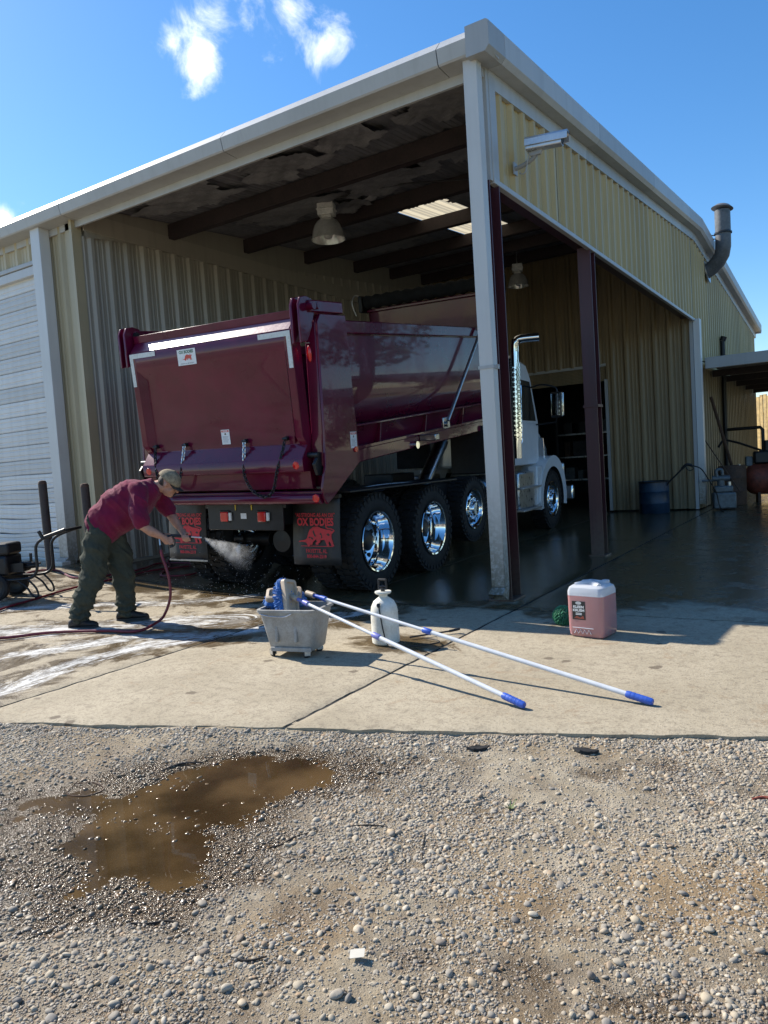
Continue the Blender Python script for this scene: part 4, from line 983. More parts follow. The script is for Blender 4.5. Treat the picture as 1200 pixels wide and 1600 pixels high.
for x in (-.95, -.5, .35, .88):
    MB().tube([(x, -.06, .60), (x, -.10, .60)], .022, 10).tube([(x-.03, -.10, .60), (x+.03, -.10, .60)], .012, 8).build('chain_eye', 'black_metal', tg, smooth=True)
def chain(pts, mat, name='chain', par=tg):
    P = bez(pts, 24); L = [0]
    for a, b in zip(P[:-1], P[1:]): L.append(L[-1]+(b-a).length)
    step = .034; n = int(L[-1]/step); m = MB()
    for k in range(n):
        d = (k+.5)*step; i = next(j for j in range(len(L)) if L[j] >= d); a, b = P[i-1], P[i]; t = (d-L[i-1])/max(1e-6, L[i]-L[i-1]); c = a.lerp(b, t); dr = (b-a).normalized()
        side = Vector((0, 1, 0)) if k % 2 else dr.cross(Vector((0, 1, 0))).normalized()
        ring = [c+dr*math.cos(q)*.026+side*math.sin(q)*.0155 for q in np.linspace(0, 2*math.pi, 12, endpoint=False)]
        m.tube(ring, .0062, 5, closed=True)
    return m.build(name, mat, par, smooth=True)
chain([(.35, -.10, .60), (.355, -.15, .40)], 'zinc'); chain([(.355, -.15, .40), (.37, -.185, .25), (.45, -.19, .10), (.60, -.19, .03), (.72, -.19, .09), (.80, -.18, .30), (.86, -.14, .48), (.88, -.10, .60)], 'black_metal')
chain([(-.5, -.10, .60), (-.52, -.15, .40)], 'zinc'); chain([(-.52, -.15, .40), (-.55, -.185, .25), (-.64, -.19, .10), (-.75, -.19, .06), (-.87, -.19, .16), (-.92, -.16, .40), (-.95, -.10, .60)], 'black_metal')
def sticker(par, x, y, z, wd, h, kind, rot=(math.pi/2, 0, 0), name='sticker'):
    o = MB().box(-wd/2, wd/2, -h/2, h/2, 0, .002).build(name, 'sticker_white', par); o.location = (x, y, z); o.rotation_euler = rot
    def pr(me, mat, px, py, nm='lettering'): q = obj(nm, me, mat, o); q.location = (px, py, .0028); return q
    if kind == 'ox':
        pr(text_mesh('OX BODIES', h*.26, .0018, .92), 'print_green', 0, h*.32)
        pr(ox_mesh(wd*.50), 'print_red_sign', .01, -h*.05, 'ox_emblem')
        pr(text_mesh('FAYETTE, AL  800-844-2519', h*.095, .0003, 1.0), 'print_grey', 0, -h*.40)
    else:
        MB().box(-wd*.44, wd*.44, h*.33, h*.46, .0021, .0024).build('red_band', 'print_red_sign', o)
        pr(text_mesh('DANGER', h*.12, .0006, .9), 'sticker_white', 0, h*.395)
        pr(MB().add([(-.012, -.008, 0), (.012, -.008, 0), (.004, .014, 0), (-.006, .010, 0)], [(0, 1, 2, 3)]).mesh('pictogram'), 'print_black', 0, h*.20, 'pictogram')
        for k in range(6): MB().box(-wd*.36, wd*(.34-.05*(k % 3)), h*(.03-.075*k), h*(.055-.075*k), .0021, .0024).build('small_print', 'print_grey', o)
    return o
sticker(tg, -.26, -.127, 1.525, .26, .165, 'ox')
sticker(tg, .07, -.057, .655, .115, .155, 'danger')
ds = sticker(truck, 0, 0, 0, .12, .17, 'danger', (0, 0, 0)); ds.matrix_local = Matrix.Translation(HINGE) @ Matrix.Rotation(TILT, 4, 'X') @ Matrix.Translation((1.286, .53, .50)) @ Matrix.Rotation(R(90), 4, 'Z') @ Matrix.Rotation(R(90), 4, 'X') @ Matrix.Rotation(R(-4), 4, 'Z')
# --- cab
CW = 1.0
def yz(poly): return poly
cabp = [(4.98, 1.22), (6.36, 1.22), (6.42, 1.70), (6.40, 2.02), (6.02, 2.80), (5.80, 3.02), (5.15, 3.12), (4.98, 3.02)]
MB().prism(cabp, -CW, CW, 0).build('cab', 'truck_white', truck, bevel=.05, seg=4)
for s in (1, -1):
    MB().prism([(5.12, 2.02), (6.22, 2.02), (5.92, 2.72), (5.12, 2.74)], s*(CW+.001), s*(CW+.012), 0).build('side_window', 'glass_dark', truck, bevel=.004)
    dr = MB().prism([(5.04, 1.24), (6.30, 1.24), (6.33, 1.98), (5.04, 1.98)], s*(CW+.001), s*(CW+.014), 0).build('door', 'truck_white', truck, bevel=.008)
    MB().box(min(s*1.012, s*1.04), max(s*1.012, s*1.04), 5.10, 5.28, 1.84, 1.90).build('handle', 'black_plastic', dr, bevel=.006)
    MB().tube([(s*1.02, 6.38, 1.72), (s*1.07, 6.40, 1.70), (s*1.07, 6.46, 1.36), (s*1.02, 6.46, 1.32)], .014, 8).build('grab_rail', 'chrome', truck, smooth=True)
    MB().tube([(s*1.02, 5.30, 2.75), (s*1.07, 5.28, 2.6), (s*1.07, 5.28, 1.65), (s*1.02, 5.22, 1.5)], .013, 8).build('grab_rail', 'chrome', truck, smooth=True)
    # mirror
    mr = MB().box(min(s*1.32, s*1.52), max(s*1.32, s*1.52), 6.12, 6.20, 2.06, 2.52).build('mirror', 'black_plastic', truck, bevel=.03, seg=3)
    MB().box(min(s*1.34, s*1.50), max(s*1.34, s*1.50), 6.113, 6.121, 2.10, 2.48).build('mirror_glass', 'chrome', mr)
    MB().box(min(s*1.52, s*1.56), max(s*1.52, s*1.56), 6.13, 6.19, 2.08, 2.50).build('mirror_edge', 'chrome', mr, bevel=.01)
    MB().tube(bez([(s*1.0, 6.0, 2.62), (s*1.2, 6.06, 2.66), (s*1.40, 6.16, 2.60), (s*1.44, 6.16, 2.50)], 6), .016, 8).tube([(s*1.43, 6.16, 2.06), (s*1.40, 6.16, 1.98), (s*1.02, 6.2, 1.95)], .014, 8).build('mirror_arm', 'black_metal', mr, smooth=True)
    # fender: arch over the front wheel
    m = MB(); n = 18; ro, ri = .80, .74; vs = []
    for k in range(n+1):
        a = math.pi*(1.06-1.12*k/n); 
        for xx in (s*.76, s*1.20): vs.append((xx, 6.62+ro*math.cos(a), .56+ro*math.sin(a)*1.02))
    m.add(vs, [(2*k, 2*k+1, 2*k+3, 2*k+2) for k in range(n)])
    arch = [(6.62+ro*math.cos(math.pi*(1.06-1.12*k/n)), .56+ro*math.sin(math.pi*(1.06-1.12*k/n))*1.02) for k in range(n+1)]
    inn = [(6.62+.63*math.cos(math.pi*(1.06-1.12*k/n)), .54+.63*math.sin(math.pi*(1.06-1.12*k/n))) for k in range(n+1)]
    vs = [(s*1.20, y, z) for y, z in arch]+[(s*1.19, y, z) for y, z in inn]; m.add(vs, [(k, k+1, n+2+k, n+1+k) for k in range(n)])
    m.build('fender', 'truck_white', truck, smooth=True, fix=False)
    m = MB(); vs = [(s*1.188, y, z) for y, z in inn]+[(s*.78, y, z) for y, z in inn]; m.add(vs, [(k, k+1, n+2+k, n+1+k) for k in range(n)]); m.build('fender_liner', 'black_matte', truck)
    MB().prism([(5.70, 1.20), (6.02, 1.20), (5.95, .88), (5.86, .55), (5.70, .50)], s*1.0, s*1.18, 0).build('cowl_skirt', 'truck_white', truck, bevel=.02)
    # steps and tank fairing under the door
    MB().box(min(s*.72, s*1.14), max(s*.72, s*1.14), 4.85, 5.69, .48, 1.12).build('step_box', 'steel', truck, bevel=.03)
    for z in (.45, .83): MB().box(min(s*.98, s*1.24), max(s*.98, s*1.24), 4.80, 5.75, z, z+.035).build('step', 'zinc', truck, bevel=.008)
    MB().box(min(s*.58, s*1.04), max(s*.58, s*1.04), 7.78, 7.86, .95, 1.2).build('headlight', 'lamp_glass', truck, bevel=.03)
hood = MB().loft([[(-x, y, z0), (x, y, z0), (x, y, z1-.12), (x-.12, y, z1), (-x+.12, y, z1), (-x, y, z1-.12)] for y, x, z0, z1 in ((6.35, .98, .95, 1.98), (7.0, .86, .92, 1.84), (7.7, .72, .9, 1.66), (7.92, .62, .95, 1.50))])
hood.build('hood', 'truck_white', truck, bevel=.04, seg=3)
MB().box(-.5, .5, 7.9, 7.95, .9, 1.42).build('grille', 'chrome', truck, bevel=.02); MB().box(-1.2, 1.2, 7.85, 8.0, .45, .75).build('bumper', 'chrome', truck, bevel=.03)
MB().add([(-.88, 6.415, 2.04), (.88, 6.415, 2.04), (.80, 6.06, 2.76), (-.80, 6.06, 2.76)], [(0, 1, 2, 3)]).build('windshield', 'glass_dark', truck)
MB().add([(-.6, 4.975, 2.1), (.6, 4.975, 2.1), (.6, 4.975, 2.75), (-.6, 4.975, 2.75)], [(0, 1, 2, 3)]).build('rear_window', 'glass_dark', truck)
# black ribbed rack and exhaust stack behind the cab
rk = MB().box(.45, 1.12, 4.70, 4.76, 1.25, 3.02).build('cab_rack', 'black_matte', truck, bevel=.01)
m = MB()
for k in range(40): m.box(.45, 1.125, 4.672, 4.70, 1.32+k*.042, 1.34+k*.042)
tag(m.build('rack_louvres', 'black_metal', truck), kind='stuff')
MB().box(-1.12, -.45, 4.70, 4.76, 1.25, 3.02).build('cab_rack', 'black_matte', truck, bevel=.01)
st = empty('exhaust_stack', (1.13, 4.86, 1.36), (0, 0, 0), truck)
MB().tube(bez([(0, 0, 0), (0, 0, .6), (0, 0, 1.6), (0, 0, 1.80), (.015, .0, 1.92), (.09, .03, 1.98), (.40, .10, 1.99)], 10), .070, 20).build('pipe', 'chrome', st, smooth=True)
m = MB()
for j in range(30):
    for k in range(12):
        a = 2*math.pi*(k+.5*(j % 2))/12; m.box(.080, .088, -.013, .013, .34+j*.040, .362+j*.040, Matrix.Rotation(a, 4, 'Z'))
m.lathe([(.0815, .30), (.0815, 1.58)], 24); tag(m.build('heat_shield', 'chrome', st, smooth=False), kind='stuff')
# water dripping hose and cable under the bed
MB().tube(bez([(.95, -.55, 1.10), (.98, .5, 1.16), (1.0, 2.0, 1.13)], 8), .008, 6).build('brake_line', 'steel', truck, smooth=True)

# ================================================================== PERSON
def remesh_obj(name, mb, voxel, mat, parent, it=5, disp=None, fac=.5):
    me0 = mb.mesh(name+'_src'); o = bpy.data.objects.new(name, me0); col.objects.link(o)
    r = o.modifiers.new('r', 'REMESH'); r.mode = 'VOXEL'; r.voxel_size = voxel
    if it: s = o.modifiers.new('s', 'SMOOTH'); s.iterations = it; s.factor = fac
    dg = bpy.context.evaluated_depsgraph_get(); me = bpy.data.meshes.new_from_object(o.evaluated_get(dg)); me.name = name
    bpy.data.objects.remove(o); bpy.data.meshes.remove(me0)
    if disp is not None:
        n = len(me.vertices); co = np.empty(n*3); me.vertices.foreach_get('co', co); co = co.reshape(-1, 3)
        no = np.empty(n*3); me.vertex_normals.foreach_get('vector', no); no = no.reshape(-1, 3)
        co = co+no*disp(co)[:, None]; me.vertices.foreach_set('co', co.ravel()); me.update()
    me.polygons.foreach_set('use_smooth', [True]*len(me.polygons)); me.materials.clear()
    return obj(name, me, mat, parent)
def ball(m, c, r, n=14, sc=(1, 1, 1), rot=None):
    M_ = Matrix.Translation(c) @ (rot if rot else Matrix()) @ Matrix.Diagonal((*sc, 1))
    m.lathe([(max(1e-4, r*math.sin(math.pi*k/n)), -r*math.cos(math.pi*k/n)) for k in range(n+1)], 20, M_); return m
def limb(m, pts, rad, n=16):
    P = [Vector(p) for p in pts]; m.tube(P, rad, n)
    for p, r in zip(P, rad): ball(m, p, r*.99)
    return m
def ell_rings(stations):
    """(f, z, depth, width, slope direction) rings for the trunk"""
    out = []
    for f, z, d, wd, ang, y0 in stations:
        p = Vector((-math.sin(ang), 0, math.cos(ang))); ring = []
        for k in range(28):
            a = 2*math.pi*k/28; c, s = math.cos(a), math.sin(a); sq = 1/(abs(c)**2.6+abs(s)**2.6)**(1/2.6)
            ring.append(Vector((f, y0, z))+p*d*c*sq+Vector((0, wd*s*sq, 0)))
        out.append(ring)
    return out
man = thing('person', 'person in maroon t-shirt and tan cap bending forward with a pressure washer gun', 'person', (-3.28, -2.03, .022), (0, 0, R(32.9)))
# local: x forward, y to his left, z up  (camera sees his right side)
def folds(sx, sz, amp, seed, cuff=None):
    def f(c):
        d = amp*(fbm(c[:, 0]*1.0+c[:, 1]*.7+c[:, 2]*.35, c[:, 2]*.8-c[:, 0]*.5, sx, seed, 3)-.5)*2
        d = d + amp*.5*np.sin((c[:, 2]*sz+c[:, 0]*sz*.55)+4*fbm(c[:, 0]+c[:, 1], c[:, 2], .12, seed+5))
        rg = 1-np.abs(2*fbm(c[:, 0]*1.3+c[:, 2]*.9+c[:, 1]*.5, c[:, 2]*.45-c[:, 0]*.3+c[:, 1]*.4, sx*.8, seed+50, 2)-1); d = d+amp*.9*(np.clip(rg, 0, 1)**5-.3)
        if cuff: d = d + .016*np.exp(-np.clip(c[:, 2]-.10, 0, 1)/.09)*np.sin(c[:, 2]*95+6*fbm(c[:, 0]*2, c[:, 1]*2+c[:, 2], .1, seed+9))
        return d
    return f
A36 = R(36)
m = MB()
m.loft(ell_rings([(-.045, .905, .165, .19, R(30), 0), (.0, .945, .178, .20, A36, 0), (.10, 1.03, .20, .212, A36, 0), (.22, 1.125, .21, .22, A36, 0), (.34, 1.21, .195, .225, A36, 0), (.45, 1.275, .155, .215, A36, 0), (.535, 1.32, .105, .14, R(40), 0), (.585, 1.345, .075, .085, R(40), 0)]))
limb(m, [(.44, -.165, 1.28), (.455, -.225, 1.16), (.468, -.25, 1.01)], [.095, .092, .088]); limb(m, [(.46, .165, 1.28), (.53, .215, 1.17), (.605, .225, 1.07)], [.09, .085, .080])
remesh_obj('shirt', m, .0085, 'shirt', man, 4, folds(.15, 28, .013, 11))
m = MB()
m.loft(ell_rings([(-.05, 1.0, .15, .185, R(15), 0), (.0, .93, .165, .195, R(10), 0), (.03, .84, .165, .20, R(0), 0), (.03, .76, .13, .18, 0, 0)]))
limb(m, [(-.005, -.10, .85), (-.05, -.12, .62), (-.105, -.14, .42), (-.18, -.15, .26), (-.225, -.15, .135)], [.138, .122, .105, .098, .094]); limb(m, [(.06, .095, .85), (.11, .10, .62), (.135, .105, .43), (.135, .115, .26), (.125, .12, .115)], [.134, .120, .104, .098, .094])
remesh_obj('trousers', m, .0085, 'trousers', man, 3, folds(.12, 32, .015, 31, True))
# body: head, neck, arms, hands in one skin, running on under the clothes
HC = Vector((.690, 0, 1.332)); HR = Matrix.Rotation(R(36), 4, 'Y'); HM = Matrix.Translation(HC) @ HR
def hp(x, y, z): return HM @ Vector((x, y, z))
m = MB()
ball(m, HC+HR @ Vector((-.012, 0, .022)), .1, 14, (.98, .78, .95), HR); ball(m, HC+HR @ Vector((.028, 0, -.045)), .1, 14, (.66, .60, .72), HR)
ball(m, HC+HR @ Vector((.060, 0, -.085)), .034, 10, (1, 1.15, .8), HR)
limb(m, [hp(.088, 0, .012), hp(.108, 0, -.022)], [.010, .016], 10); ball(m, hp(.076, 0, -.058), .022, 10, (.7, 1.25, .45), HR); ball(m, hp(.080, .0, .028), .03, 10, (.5, 1.9, .4), HR)
for s in (1, -1): ball(m, hp(-.005, s*.080, -.012), .030, 10, (.62, .32, 1.0), HR); limb(m, [hp(.070, s*.040, -.02), hp(.055, s*.052, -.04)], [.016, .018], 8)
limb(m, [(.50, 0, 1.28), (.60, 0, 1.315), (.655, 0, 1.30)], [.085, .062, .058])
limb(m, [(.05, 0, .95), (.25, 0, 1.10), (.45, 0, 1.24)], [.13, .14, .12]); limb(m, [(.45, -.17, 1.26), (.46, 0, 1.27), (.46, .17, 1.26)], [.06, .08, .06])
limb(m, [(0, -.09, .85), (-.09, -.13, .45), (-.22, -.15, .10)], [.085, .06, .045]); limb(m, [(.06, .09, .85), (.13, .10, .45), (.125, .12, .10)], [.085, .06, .045]); limb(m, [(.02, -.09, .88), (.03, .09, .88)], [.1, .1])
limb(m, [(.45, -.18, 1.25), (.468, -.245, 1.08), (.480, -.255, .955), (.555, -.235, .895), (.630, -.195, .842)], [.058, .052, .044, .046, .030]); limb(m, [(.46, .18, 1.25), (.56, .225, 1.12), (.605, .225, 1.035), (.68, .16, .945), (.742, .095, .870)], [.058, .05, .044, .044, .029])
# right hand round the trigger grip (grip runs from (.672,-.125,.835) down to (.70,-.13,.735))
limb(m, [(.632, -.192, .838), (.655, -.172, .815), (.668, -.160, .785)], [.029, .034, .031], 12)
g0 = Vector((.668, -.122, .822)); gd = Vector((.26, -.04, -.96)).normalized()
for k, L_ in enumerate((.95, 1.06, 1.0, .82)):
    b = Vector((.684, -.168, .812))+gd*(.020*k-.004); c = g0+gd*(.020*k)
    limb(m, [b, c+Vector((.042, -.022, .002)), c+Vector((.040*L_, .016, -.002)), c+Vector((.012, .026, -.002))], [.0100, .0095, .0088, .0078], 8)
limb(m, [(.650, -.165, .835), (.655, -.140, .852), (.668, -.108, .852), (.688, -.100, .846)], [.014, .0125, .011, .009], 8)
# left hand cradling the lance from below
ln0 = Vector((.600, -.118, .848)); ln1 = Vector((.935, .0, .792)); ld = (ln1-ln0).normalized()
lc = ln0+ld*.235
limb(m, [(.742, .095, .870), (.776, .058, .838), lc+Vector((.0, .022, -.026))], [.029, .033, .031], 12)
for k, L_ in enumerate((.9, 1.0, 1.05, .95)):
    b = lc+ld*(.030-.020*k)+Vector((.006, .006, -.034)); 
    limb(m, [b, b+Vector((.012, -.036, .0)), b+Vector((.006, -.052, .026)), b+Vector((-.002, -.040*L_, .050))], [.0102, .0098, .0088, .0078], 8)
limb(m, [lc+Vector((-.01, .035, -.012)), lc+Vector((.004, .032, .018)), lc+Vector((.018, .012, .030)), lc+Vector((.034, -.004, .028))], [.014, .0125, .011, .009], 8)
remesh_obj('body', m, .0058, 'skin', man, 3)
for s in (1, -1): ball(MB(), hp(.083, s*.032, .006), .012).build('eye', 'print_black', man, smooth=True)
# hair at the nape and temples, cap over it
m = MB(); ball(m, HC+HR @ Vector((-.040, 0, .004)), .1, 14, (.72, .745, .78), HR); h = remesh_obj('hair', m, .01, 'hair', man, 1)
def cap():
    m = MB(); rings = []; n = 36
    for j in range(10):
        t = j/9*math.pi*.5; rings.append([hp(-.012+.122*math.cos(t)*math.cos(a)+.0, .100*math.cos(t)*math.sin(a), .026+.110*math.sin(t)+.012*math.cos(a)*-1*(1-math.sin(t))) for a in np.linspace(0, 2*math.pi, n, endpoint=False)])
    m.loft(rings, False); o = m.build('cap', 'cap_khaki', man, smooth=True)
    sm_ = o.modifiers.new('thick', 'SOLIDIFY'); sm_.thickness = .004
    b = MB(); vs = []; nn = 17; mm = 6
    for j in range(mm+1):
        for i in range(nn+1):
            a = R(-68+136*i/nn); r = j/mm; x = .094*math.cos(a)-.004+r*.076*math.cos(a*.9)**.6; y = .092*math.sin(a)*(1-.10*r)
            vs.append(hp(x, y, .026-.010*r-.030*(y/.09)**2*(.4+r*.6)))
    b.add(vs, [(j*(nn+1)+i, j*(nn+1)+i+1, (j+1)*(nn+1)+i+1, (j+1)*(nn+1)+i) for j in range(mm) for i in range(nn)])
    q = b.build('brim', 'cap_dark', o, smooth=True); sm_ = q.modifiers.new('thick', 'SOLIDIFY'); sm_.thickness = .005
    ball(MB(), hp(-.012, 0, .138), .008, 8, (1, 1, .5), HR).build('button', 'cap_khaki', o, smooth=True)
cap()
def shoe(x0, x1, y, yawd):
    M_ = Matrix.Translation(((x0+x1)/2, y, 0)) @ Matrix.Rotation(R(yawd), 4, 'Z'); L_ = (x1-x0)/2; m = MB(); rings = []
    for t, wd, h in ((-1, .022, .035), (-.93, .034, .075), (-.7, .040, .098), (-.35, .041, .105), (0, .043, .088), (.35, .049, .066), (.65, .048, .056), (.88, .036, .046), (1, .016, .028)):
        ring = []
        for k in range(16):
            a = 2*math.pi*k/16; ring.append(M_ @ Vector((t*L_, wd*math.cos(a), .012+max(0, h*.5+h*.5*math.sin(a)))))
        rings.append(ring)
    m.loft(rings); o = remesh_obj('shoe', m, .008, 'shoe', man, 2)
    s = MB(); ol = [(-1, .012), (-.95, .034), (-.6, .043), (0, .044), (.4, .052), (.75, .047), (.95, .028), (1.02, .008)]
    pts = [M_ @ Vector((t*L_, wd, 0)) for t, wd in ol]+[M_ @ Vector((t*L_, -wd, 0)) for t, wd in ol[::-1]]
    s.prism([(p.x, p.y) for p in pts], .0, .022, 2); s.build('sole', 'sole', o, bevel=.004)
shoe(-.345, -.055, -.15, -4); shoe(.025, .345, .12, 3)
MB().tube([Vector((.722, .118, .893))+Vector((math.cos(a)*.030*.62, math.cos(a)*.03*.5+math.sin(a)*.018, math.sin(a)*.030)) for a in np.linspace(0, 2*math.pi, 20, endpoint=False)], .007, 6, closed=True).build('watch', 'black_plastic', man, smooth=True)

# ------------------------------------------------------------------ pressure washer gun, hose, spray
E1 = Vector((math.cos(R(32.9)), math.sin(R(32.9)), 0)); E2 = Vector((E1.y, -E1.x, 0)); MO = Vector((-3.28, -2.03, .022))
def mw(f, y, z): return MO+E1*f-E2*y+Vector((0, 0, z))
gun = thing('spray_gun', 'black pressure washer gun held in both hands by the bending person', 'spray gun')
W0 = mw(*ln0); W1 = mw(*ln1)
MB().tube([W0, W0.lerp(W1, .25), W0.lerp(W1, .26), W0.lerp(W1, .8)], [.020, .022, .016, .015], 12).build('barrel', 'black_plastic', gun, smooth=True)
MB().tube([W0.lerp(W1, .8), W1], .007, 10).tube([W1, W1+(W1-W0).normalized()*.03], [.010, .007], 10).build('lance', 'zinc', gun, smooth=True)
gb, ge = mw(.668, -.124, .842), mw(.706, -.132, .722)
MB().tube([gb, gb.lerp(ge, .5), ge], [.018, .017, .020], 10).build('grip', 'black_plastic', gun, smooth=True)
MB().tube(bez([mw(.69, -.12, .835), mw(.735, -.125, .80), mw(.735, -.13, .75), mw(.708, -.132, .725)], 6), .006, 6).build('trigger_guard', 'black_plastic', gun, smooth=True)
MB().tube([mw(.604, -.12, .845), mw(.598, -.13, .80), mw(.600, -.145, .745)], [.013, .014, .011], 10).build('inlet', 'steel', gun, smooth=True)
hs_ = [mw(.600, -.145, .75), mw(.612, -.165, .66), mw(.655, -.19, .52), mw(.675, -.20, .40), mw(.672, -.205, .26), mw(.62, -.205, .12), mw(.54, -.20, .03), (-2.66, -2.20, .027), (-2.97, -2.33, .038), (-3.41, -2.58, .048), (-3.66, -2.93, .06), (-4.3, -3.35, .09), (-5.2, -3.6, .16)]
hz = thing('pressure_hose', 'dark red pressure hose looping from the spray gun down to the foamy concrete', 'hose')
MB().tube(bez(hs_, 10), .0135, 10).build('hose_line', 'hose_red', hz, smooth=True); MB().tube([hs_[0], Vector(hs_[0]).lerp(Vector(hs_[1]), .5)], .017, 10).build('coupling', 'black_plastic', hz, smooth=True)
def ground_hose(pts, label, r=.013):
    P = bez([(x, y, gz(x)+r) for x, y in pts], 10)
    t = tag(MB().tube([(p.x, p.y, gz(p.x)+r+.004) for p in P], r, 8).build('hose', 'hose_red', smooth=True), label, 'hose', None); return t
ground_hose([(-3.9, -3.6), (-4.4, -2.75), (-4.81, -2.25), (-4.98, -1.74), (-5.14, -1.18), (-5.2, -.6), (-5.22, -.28), (-5.26, .19), (-5.1, .75), (-5.3, 1.5)], 'red hose lying straight across the wet floor behind the person')
ground_hose([(-6.3, -1.15), (-6.45, -.8), (-6.28, -.59), (-5.65, -.73), (-5.45, -.2), (-5.48, .2), (-5.61, .6), (-5.2, .85), (-4.75, .6), (-4.6, .2), (-4.9, .0), (-5.3, .5), (-5.75, .9), (-5.9, 1.4)], 'loose red hose coiled at the foot of the bay side wall')
# water: drops thrown by the jet
m = MB(); tip = W1+(W1-W0).normalized()*.03; aim = Vector((-1.98, -1.43, .60)); jd = (aim-tip).normalized(); ja = jd.cross(Vector((0, 0, 1))).normalized(); jb = ja.cross(jd)
def drop(p, r): m.add([p+Vector(v)*r for v in ((1, 0, 0), (-1, 0, 0), (0, 1, 0), (0, -1, 0), (0, 0, 1), (0, 0, -1))], [(0, 2, 4), (2, 1, 4), (1, 3, 4), (3, 0, 4), (2, 0, 5), (1, 2, 5), (3, 1, 5), (0, 3, 5)])
rr = random.Random(3)
for k in range(1700):
    t = rr.random()**.8; d = .05+t*.58; sp = d*.26
    drop(tip+jd*d+ja*rr.gauss(0, .10)*sp+jb*(rr.gauss(0, .55)*sp-.01), rr.uniform(.0006, .0017)*(1.25-t*.5))
for k in range(420):
    c = Vector((-2.7+rr.gauss(0, .45), -.95+rr.gauss(0, .25), abs(rr.gauss(.05, .28)))); drop(c, rr.uniform(.001, .0035))
def drops_mat():
    mt, t, b = nodes('water_drops'); b.inputs['Base Color'].default_value = (.9, .92, .95, 1); b.inputs['Roughness'].default_value = .15; b.inputs['IOR'].default_value = 1.33; MATS['water_drops'] = mt
drops_mat()
def mist():
    mt, t, b = nodes('mist'); t.nodes.remove(b); v = t.nodes.new('ShaderNodeVolumePrincipled'); v.inputs['Color'].default_value = (.95, .97, 1, 1); v.inputs['Anisotropy'].default_value = .3
    g = t.nodes.new('ShaderNodeTexCoord').outputs['Object']; n = noise(t, 14, 4, .6, g, .4); z = sepxyz(t, g); rad = mathn(t, 'SQRT', mathn(t, 'ADD', mathn(t, 'MULTIPLY', z[0], z[0]), mathn(t, 'MULTIPLY', z[1], z[1])))
    edge = maprange(t, mathn(t, 'DIVIDE', rad, mathn(t, 'MULTIPLY_ADD', z[2], .30, .012)), 1.0, .15); fall = maprange(t, z[2], .62, .0, .0, 1.7)
    dn = mathn(t, 'MULTIPLY', mathn(t, 'MULTIPLY', edge, fall), maprange(t, n.outputs['Fac'], .38, .68, .6, 16)); t.links.new(dn, v.inputs['Density']); t.links.new(v.outputs[0], t.nodes['Material Output'].inputs['Volume']); MATS['mist'] = mt
    o = MB().loft([[Vector((math.cos(a)*r, math.sin(a)*r*.75, d)) for a in np.linspace(0, 2*math.pi, 20, endpoint=False)] for d, r in ((.02, .016), (.2, .07), (.4, .13), (.62, .20))]).build('spray_mist', 'mist', smooth=True)
    o.rotation_euler = jd.to_track_quat('Z', 'Y').to_euler(); o.location = tip; tag(o, 'soft white water mist fanning out of the spray gun', None, None, 'stuff')
mist()
tag(m.build('water_spray', 'water_drops', fix=False), 'fine water drops fanning from the gun onto the wheels', None, None, 'stuff')

# ================================================================== WASH KIT ON THE APRON
def rrect(hx, hy, r, z, M_=None, n=5):
    out = []
    for cx, cy, a0 in ((hx-r, hy-r, 0), (-hx+r, hy-r, 90), (-hx+r, -hy+r, 180), (hx-r, -hy+r, 270)):
        for k in range(n+1):
            a = R(a0+90*k/n); p = Vector((cx+r*math.cos(a), cy+r*math.sin(a), z)); out.append(M_ @ p if M_ else p)
    return out
bk = thing('wash_bucket', 'weathered grey plastic bucket on casters holding two blue wash brushes', 'bucket', (-.70, -2.27, .0), (0, 0, R(12))); bk.scale = (1.06, 1.04, .93)
m = MB(); m.loft([rrect(.165, .115, .04, .055), rrect(.175, .122, .045, .065), rrect(.205, .145, .05, .25), rrect(.225, .163, .05, .375), rrect(.240, .178, .055, .378), rrect(.242, .180, .055, .400), rrect(.222, .160, .05, .402), rrect(.20, .14, .05, .25), rrect(.165, .11, .04, .075)])
m.build('tub', 'bucket_grey', bk, smooth=True)
for x in (-.09, .06): MB().box(x-.012, x+.012, -.172, -.148, .12, .34, Matrix.Rotation(R(-5.5), 4, 'X')).build('rib', 'bucket_grey', bk, bevel=.006)
MB().box(-.15, .17, -.137, -.130, .055, .09).build('skirt', 'bucket_grey', bk, bevel=.006)
for x, y in ((-.15, -.10), (.13, -.10), (-.15, .09), (.14, .09)):
    cst = empty('caster', (x, y, .0), (0, 0, x*4), bk)
    MB().lathe([(0, -.011), (.022, -.011), (.027, -.007), (.027, .007), (.022, .011), (0, .011)], 18, Matrix.Translation((-.015, 0, .027)) @ Matrix.Rotation(R(90), 4, 'X')).build('caster_wheel', 'black_plastic', cst, smooth=True)
    MB().box(-.03, .012, -.017, -.013, .02, .062).box(-.03, .012, .013, .017, .02, .062).box(-.03, .014, -.017, .017, .058, .064).build('fork', 'zinc', cst)
MB().tube(bez([(-.21, -.165, .37), (-.12, -.186, .355), (.0, -.188, .352), (.06, -.186, .375)], 8), .0045, 6).build('wire_handle', 'steel', bk, smooth=True)
def fluffy(m, c, axes, M_, n, ln, rad, seed):
    """noodle pile: short tapered fingers over an ellipsoid"""
    rr = random.Random(seed)
    for k in range(n):
        z = 1-2*(k+.5)/n; a = k*2.39996; d = Vector((math.sqrt(1-z*z)*math.cos(a), math.sqrt(1-z*z)*math.sin(a), z))
        p = Vector((d.x*axes[0], d.y*axes[1], d.z*axes[2])); d2 = (d+Vector((rr.gauss(0, .35), rr.gauss(0, .35), rr.gauss(0, .35)-.25))).normalized()
        q = [M_ @ (p*.9), M_ @ (p+d2*ln*.5), M_ @ (p+d2*ln+Vector((0, 0, -ln*.25)))]
        m.tube(q, [rad, rad*.95, rad*.55], 5)
